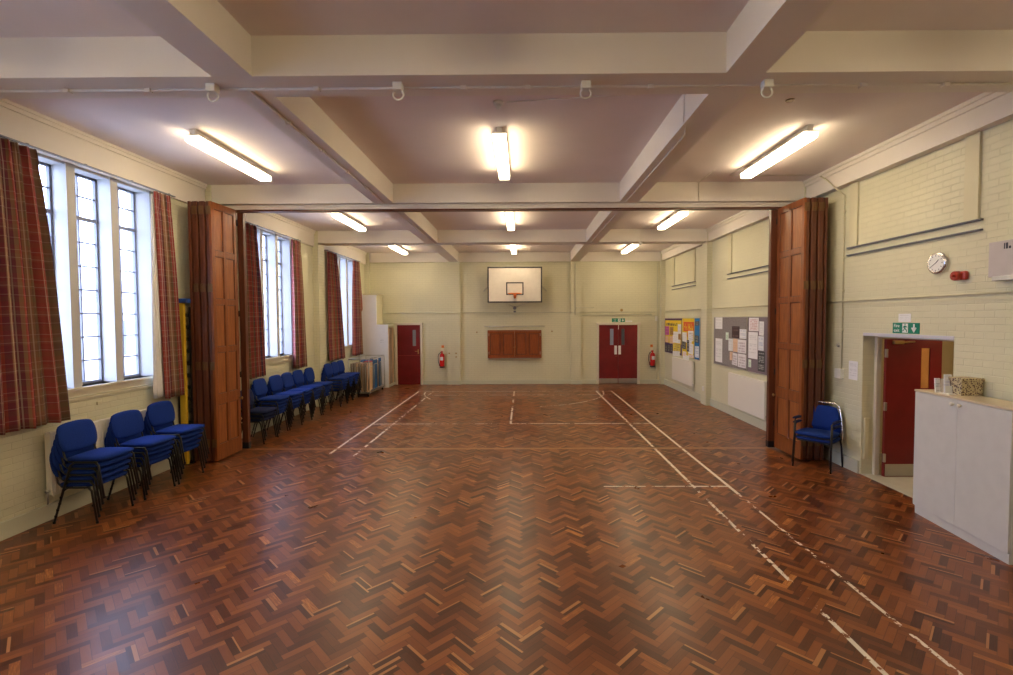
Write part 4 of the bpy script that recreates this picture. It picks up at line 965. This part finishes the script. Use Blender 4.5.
# ladder-like yellow and black frame against the left wall
r = thing('gym_frame', 'yellow and black upright frame with a blue cap between the curtain and the folding partition', 'frame', (-5.3, 7.57, 0))
rel(MB().box(-5.40, -5.31, 7.52, 7.57, .012, 2.56, .004).build('yellow_post', m_yel), r)
rel(MB().box(-5.41, -5.24, 7.50, 7.60, 2.56, 2.63, .01).build('blue_cap', m_capb), r)
m = MB().box(-5.435, -5.405, 7.53, 7.57, .012, 2.5).box(-5.30, -5.27, 7.62, 7.66, .012, 2.5)
rel(m.build('black_stile', m_black), r)
for k in range(12): rel(MB().box(-5.41, -5.28, 7.575, 7.615, .25+k*.19, .31+k*.19, .004).build('slat', m_black), r)
rel(MB().box(-5.42, -5.26, 7.50, 7.64, 0, .014, .003).build('foot_plate', m_black), r)

# ------------------------------------------------------------------ stacking chairs
def cushion(w, d, h, dome, rnd, nx=10, ny=10):
    """rounded pad, centred, top domed; x = depth d, y = width w"""
    bm = bmesh.new(); top = []; bot = []
    for a in range(nx+1):
        rt, rb = [], []
        for b_ in range(ny+1):
            u, v = 2*a/nx-1, 2*b_/ny-1
            # squircle mapping for rounded corners
            k = 1-rnd*(abs(u*v))**2.2
            x, y = u*d/2*k, v*w/2*k
            e = max(abs(u), abs(v)); zt = h/2*(1-.55*e**6)+dome*(1-u*u)*(1-v*v)
            rt.append(bm.verts.new((x, y, zt))); rb.append(bm.verts.new((x*.985, y*.985, -h/2*(1-.5*e**6))))
        top.append(rt); bot.append(rb)
    for a in range(nx):
        for b_ in range(ny):
            bm.faces.new((top[a][b_], top[a+1][b_], top[a+1][b_+1], top[a][b_+1])); bm.faces.new((bot[a][b_], bot[a][b_+1], bot[a+1][b_+1], bot[a+1][b_]))
    ring = [(a, 0) for a in range(nx)]+[(nx, b_) for b_ in range(ny)]+[(a, ny) for a in range(nx, 0, -1)]+[(0, b_) for b_ in range(ny, 0, -1)]
    for (p, q), (p2, q2) in zip(ring, ring[1:]+ring[:1]): bm.faces.new((top[p][q], bot[p][q], bot[p2][q2], top[p2][q2]))
    for f in bm.faces: f.smooth = True
    m = MB(); m.bm.free(); m.bm = bm; return m
def make_chair(seat_m, kind='stack'):
    root = empty('stacking_chair')
    seat = cushion(.485, .455, .066, .009, .10); seat.xf(Matrix.Translation((0.01, 0, .432))); so = seat.build('seat', seat_m, root)
    back = cushion(.495, .35, .040, .005, .17)   # lying: x = height
    back.xf(Matrix.Rotation(-PI/2, 4, 'Y')); back.xf(Matrix.Rotation(-.20, 4, 'Y')); back.xf(Matrix.Translation((-.262, 0, .66)))
    back.build('backrest', seat_m, root)
    for s in (-1, 1):
        y = s*.248
        MB().tube([(.15, y, .398), (.18, y, .37), (.235, y+s*.006, .012)], .011, 8, flat=1.0).tube([(.236, y+s*.006, .022), (.237, y+s*.006, .0)], .0135, 8).build('leg', m_black, root)
        MB().tube([(-.10, y, .398), (-.135, y, .37), (-.245, y+s*.004, .012)], .011, 8).tube([(-.246, y+s*.004, .022), (-.247, y+s*.004, .0)], .0135, 8).build('leg', m_black, root)
    f = MB()
    for s in (-1, 1):
        y = s*.248; f.tube([(.165, y, .398), (.150, y, .406), (-.08, y, .406), (-.10, y, .398)], .011, 8)
    f.tube([(.10, -.248, .400), (.10, .248, .400)], .009, 6).tube([(-.10, -.248, .398), (-.10, .248, .398)], .009, 6)
    f.build('seat_frame', m_black, root)
    b_ = MB()
    for s in (-1, 1): b_.tube([(-.10, s*.20, .396), (-.19, s*.20, .40), (-.232, s*.20, .44), (-.30, s*.20, .70)], .010, 8)
    b_.tube([(-.19, -.20, .40), (-.19, .20, .40)], .008, 6)
    b_.build('back_support', m_black, root)
    return root
def copy_tree(o, parent=None):
    c = o.copy(); COL.objects.link(c)
    if parent is not None: c.parent = parent
    for ch in [q for q in bpy.data.objects if q.parent is o]: copy_tree(ch, c)
    return c
protoA = make_chair(m_blue); protoB = make_chair(m_navy); used = {id(protoA): False, id(protoB): False}
ORD = ['bottom chair', 'second chair up', 'middle chair', 'fourth chair up', 'top chair']
ORD3 = ['bottom chair', 'middle chair', 'top chair']
STACKS = [(5.59, 5, -5.055, 'of the blue stack nearest the camera', 0, .02),
          (6.30, 5, -5.055, 'of the second blue stack from the camera', 0, -.02),
          (6.88, 5, -5.04, 'of the third blue stack, beside the yellow frame', 0, .0),
          (9.05, 3, -5.02, 'of the short dark navy stack just beyond the folding partition', 1, .0),
          (9.58, 5, -5.08, 'of the first full blue stack beyond the folding partition', 0, .03),
          (10.13, 5, -5.05, 'of the second full blue stack beyond the folding partition', 0, -.03),
          (10.66, 5, -5.06, 'of the third full blue stack beyond the partition', 0, .02),
          (11.20, 5, -5.07, 'of the fourth full blue stack beyond the partition', 0, .0),
          (11.75, 5, -5.05, 'of the fifth full blue stack beyond the partition', 0, .02),
          (12.83, 5, -5.03, 'of the third blue stack before the trolley, by the left pilaster', 0, .0),
          (13.34, 5, -5.05, 'of the second blue stack before the trolley', 0, .0),
          (13.83, 5, -5.07, 'of the blue stack right beside the table trolley', 0, .0)]
for y, n, x, desc, kind, rz in STACKS:
    pr = (protoA, protoB)[kind]
    for k in range(n):
        if not used[id(pr)]: c = pr; used[id(pr)] = True
        else: c = copy_tree(pr)
        c.location = (x+.022*k, y+random.uniform(-.004, .004), (.066 if y == 6.30 else .072)*k); c.rotation_euler = (0, 0, rz)
        tag(c, '%s %s' % ((ORD if n == 5 else ORD3)[k], desc), 'chair', 'blue stacking chairs along the left wall')

# ------------------------------------------------------------------ armchairs by the right partition
def make_armchair():
    root = empty('armchair')
    s_ = cushion(.53, .46, .06, .012, .10); s_.xf(Matrix.Translation((.0, 0, .45))); s_.build('seat', m_blue2, root)
    bk = cushion(.52, .36, .04, .004, .12)
    for v in bk.bm.verts: v.co.y *= 1-.30*(v.co.x/.36+.5)
    bk.xf(Matrix.Rotation(-PI/2, 4, 'Y')); bk.xf(Matrix.Rotation(-.17, 4, 'Y')); bk.xf(Matrix.Translation((-.25, 0, .67))); bk.build('backrest', m_blue, root)
    hoop = [(-.20, -.265, .42), (-.22, -.265, .52), (-.255, -.238, .70), (-.28, -.205, .83), (-.288, -.185, .87), (-.293, -.13, .892), (-.293, .13, .892), (-.288, .185, .87), (-.28, .205, .83), (-.255, .238, .70), (-.22, .265, .52), (-.20, .265, .42)]
    MB().tube(hoop, .013, 8).build('back_frame', m_chrome, root)['label'] = 'chrome hoop frame'
    for s in (-1, 1):
        MB().tube([(.19, s*.25, .64), (.21, s*.25, .42), (.25, s*.258, .0)], .0125, 8).build('leg', m_black, root)
        MB().tube([(-.19, s*.24, .42), (-.23, s*.25, .30), (-.265, s*.255, .0)], .0125, 8).build('leg', m_black, root)
        MB().tube([(-.245, s*.215, .64), (-.10, s*.265, .65), (.10, s*.27, .655), (.19, s*.25, .64)], .011, 8).build('arm_tube', m_black, root)
        p = cushion(.055, .26, .03, .003, .1, 6, 6); p.xf(Matrix.Translation((.06, s*.27, .668))); p.build('arm_pad', m_navy, root)
    MB().box(-.20, .20, -.235, .235, .405, .42, .004).build('seat_frame', m_black, root)
    return root
pa = make_armchair(); pb = copy_tree(pa)
for c, dz, dx, lab in ((pa, 0, 0, 'lower of the two stacked blue armchairs beside the right folding partition'), (pb, .07, .02, 'upper of the two stacked blue armchairs, with chrome back hoop, beside the right partition')):
    a = math.radians(-140); c.rotation_euler = (0, 0, a); c.location = (4.53+dx*math.cos(a), 7.37+dx*math.sin(a), dz)
    tag(c, lab, 'armchair', 'stacked blue armchairs')
# cream upright radiator pipes behind the chairs
tag(MB().box(XR-.05, XR, 8.02, 8.20, .2, 1.75, .01).box(XR-.065, XR-.05, 8.04, 8.18, 1.36, 1.42, .003).build('wall_duct', m_cream), 'cream upright duct on the wall behind the right folding partition', 'duct')
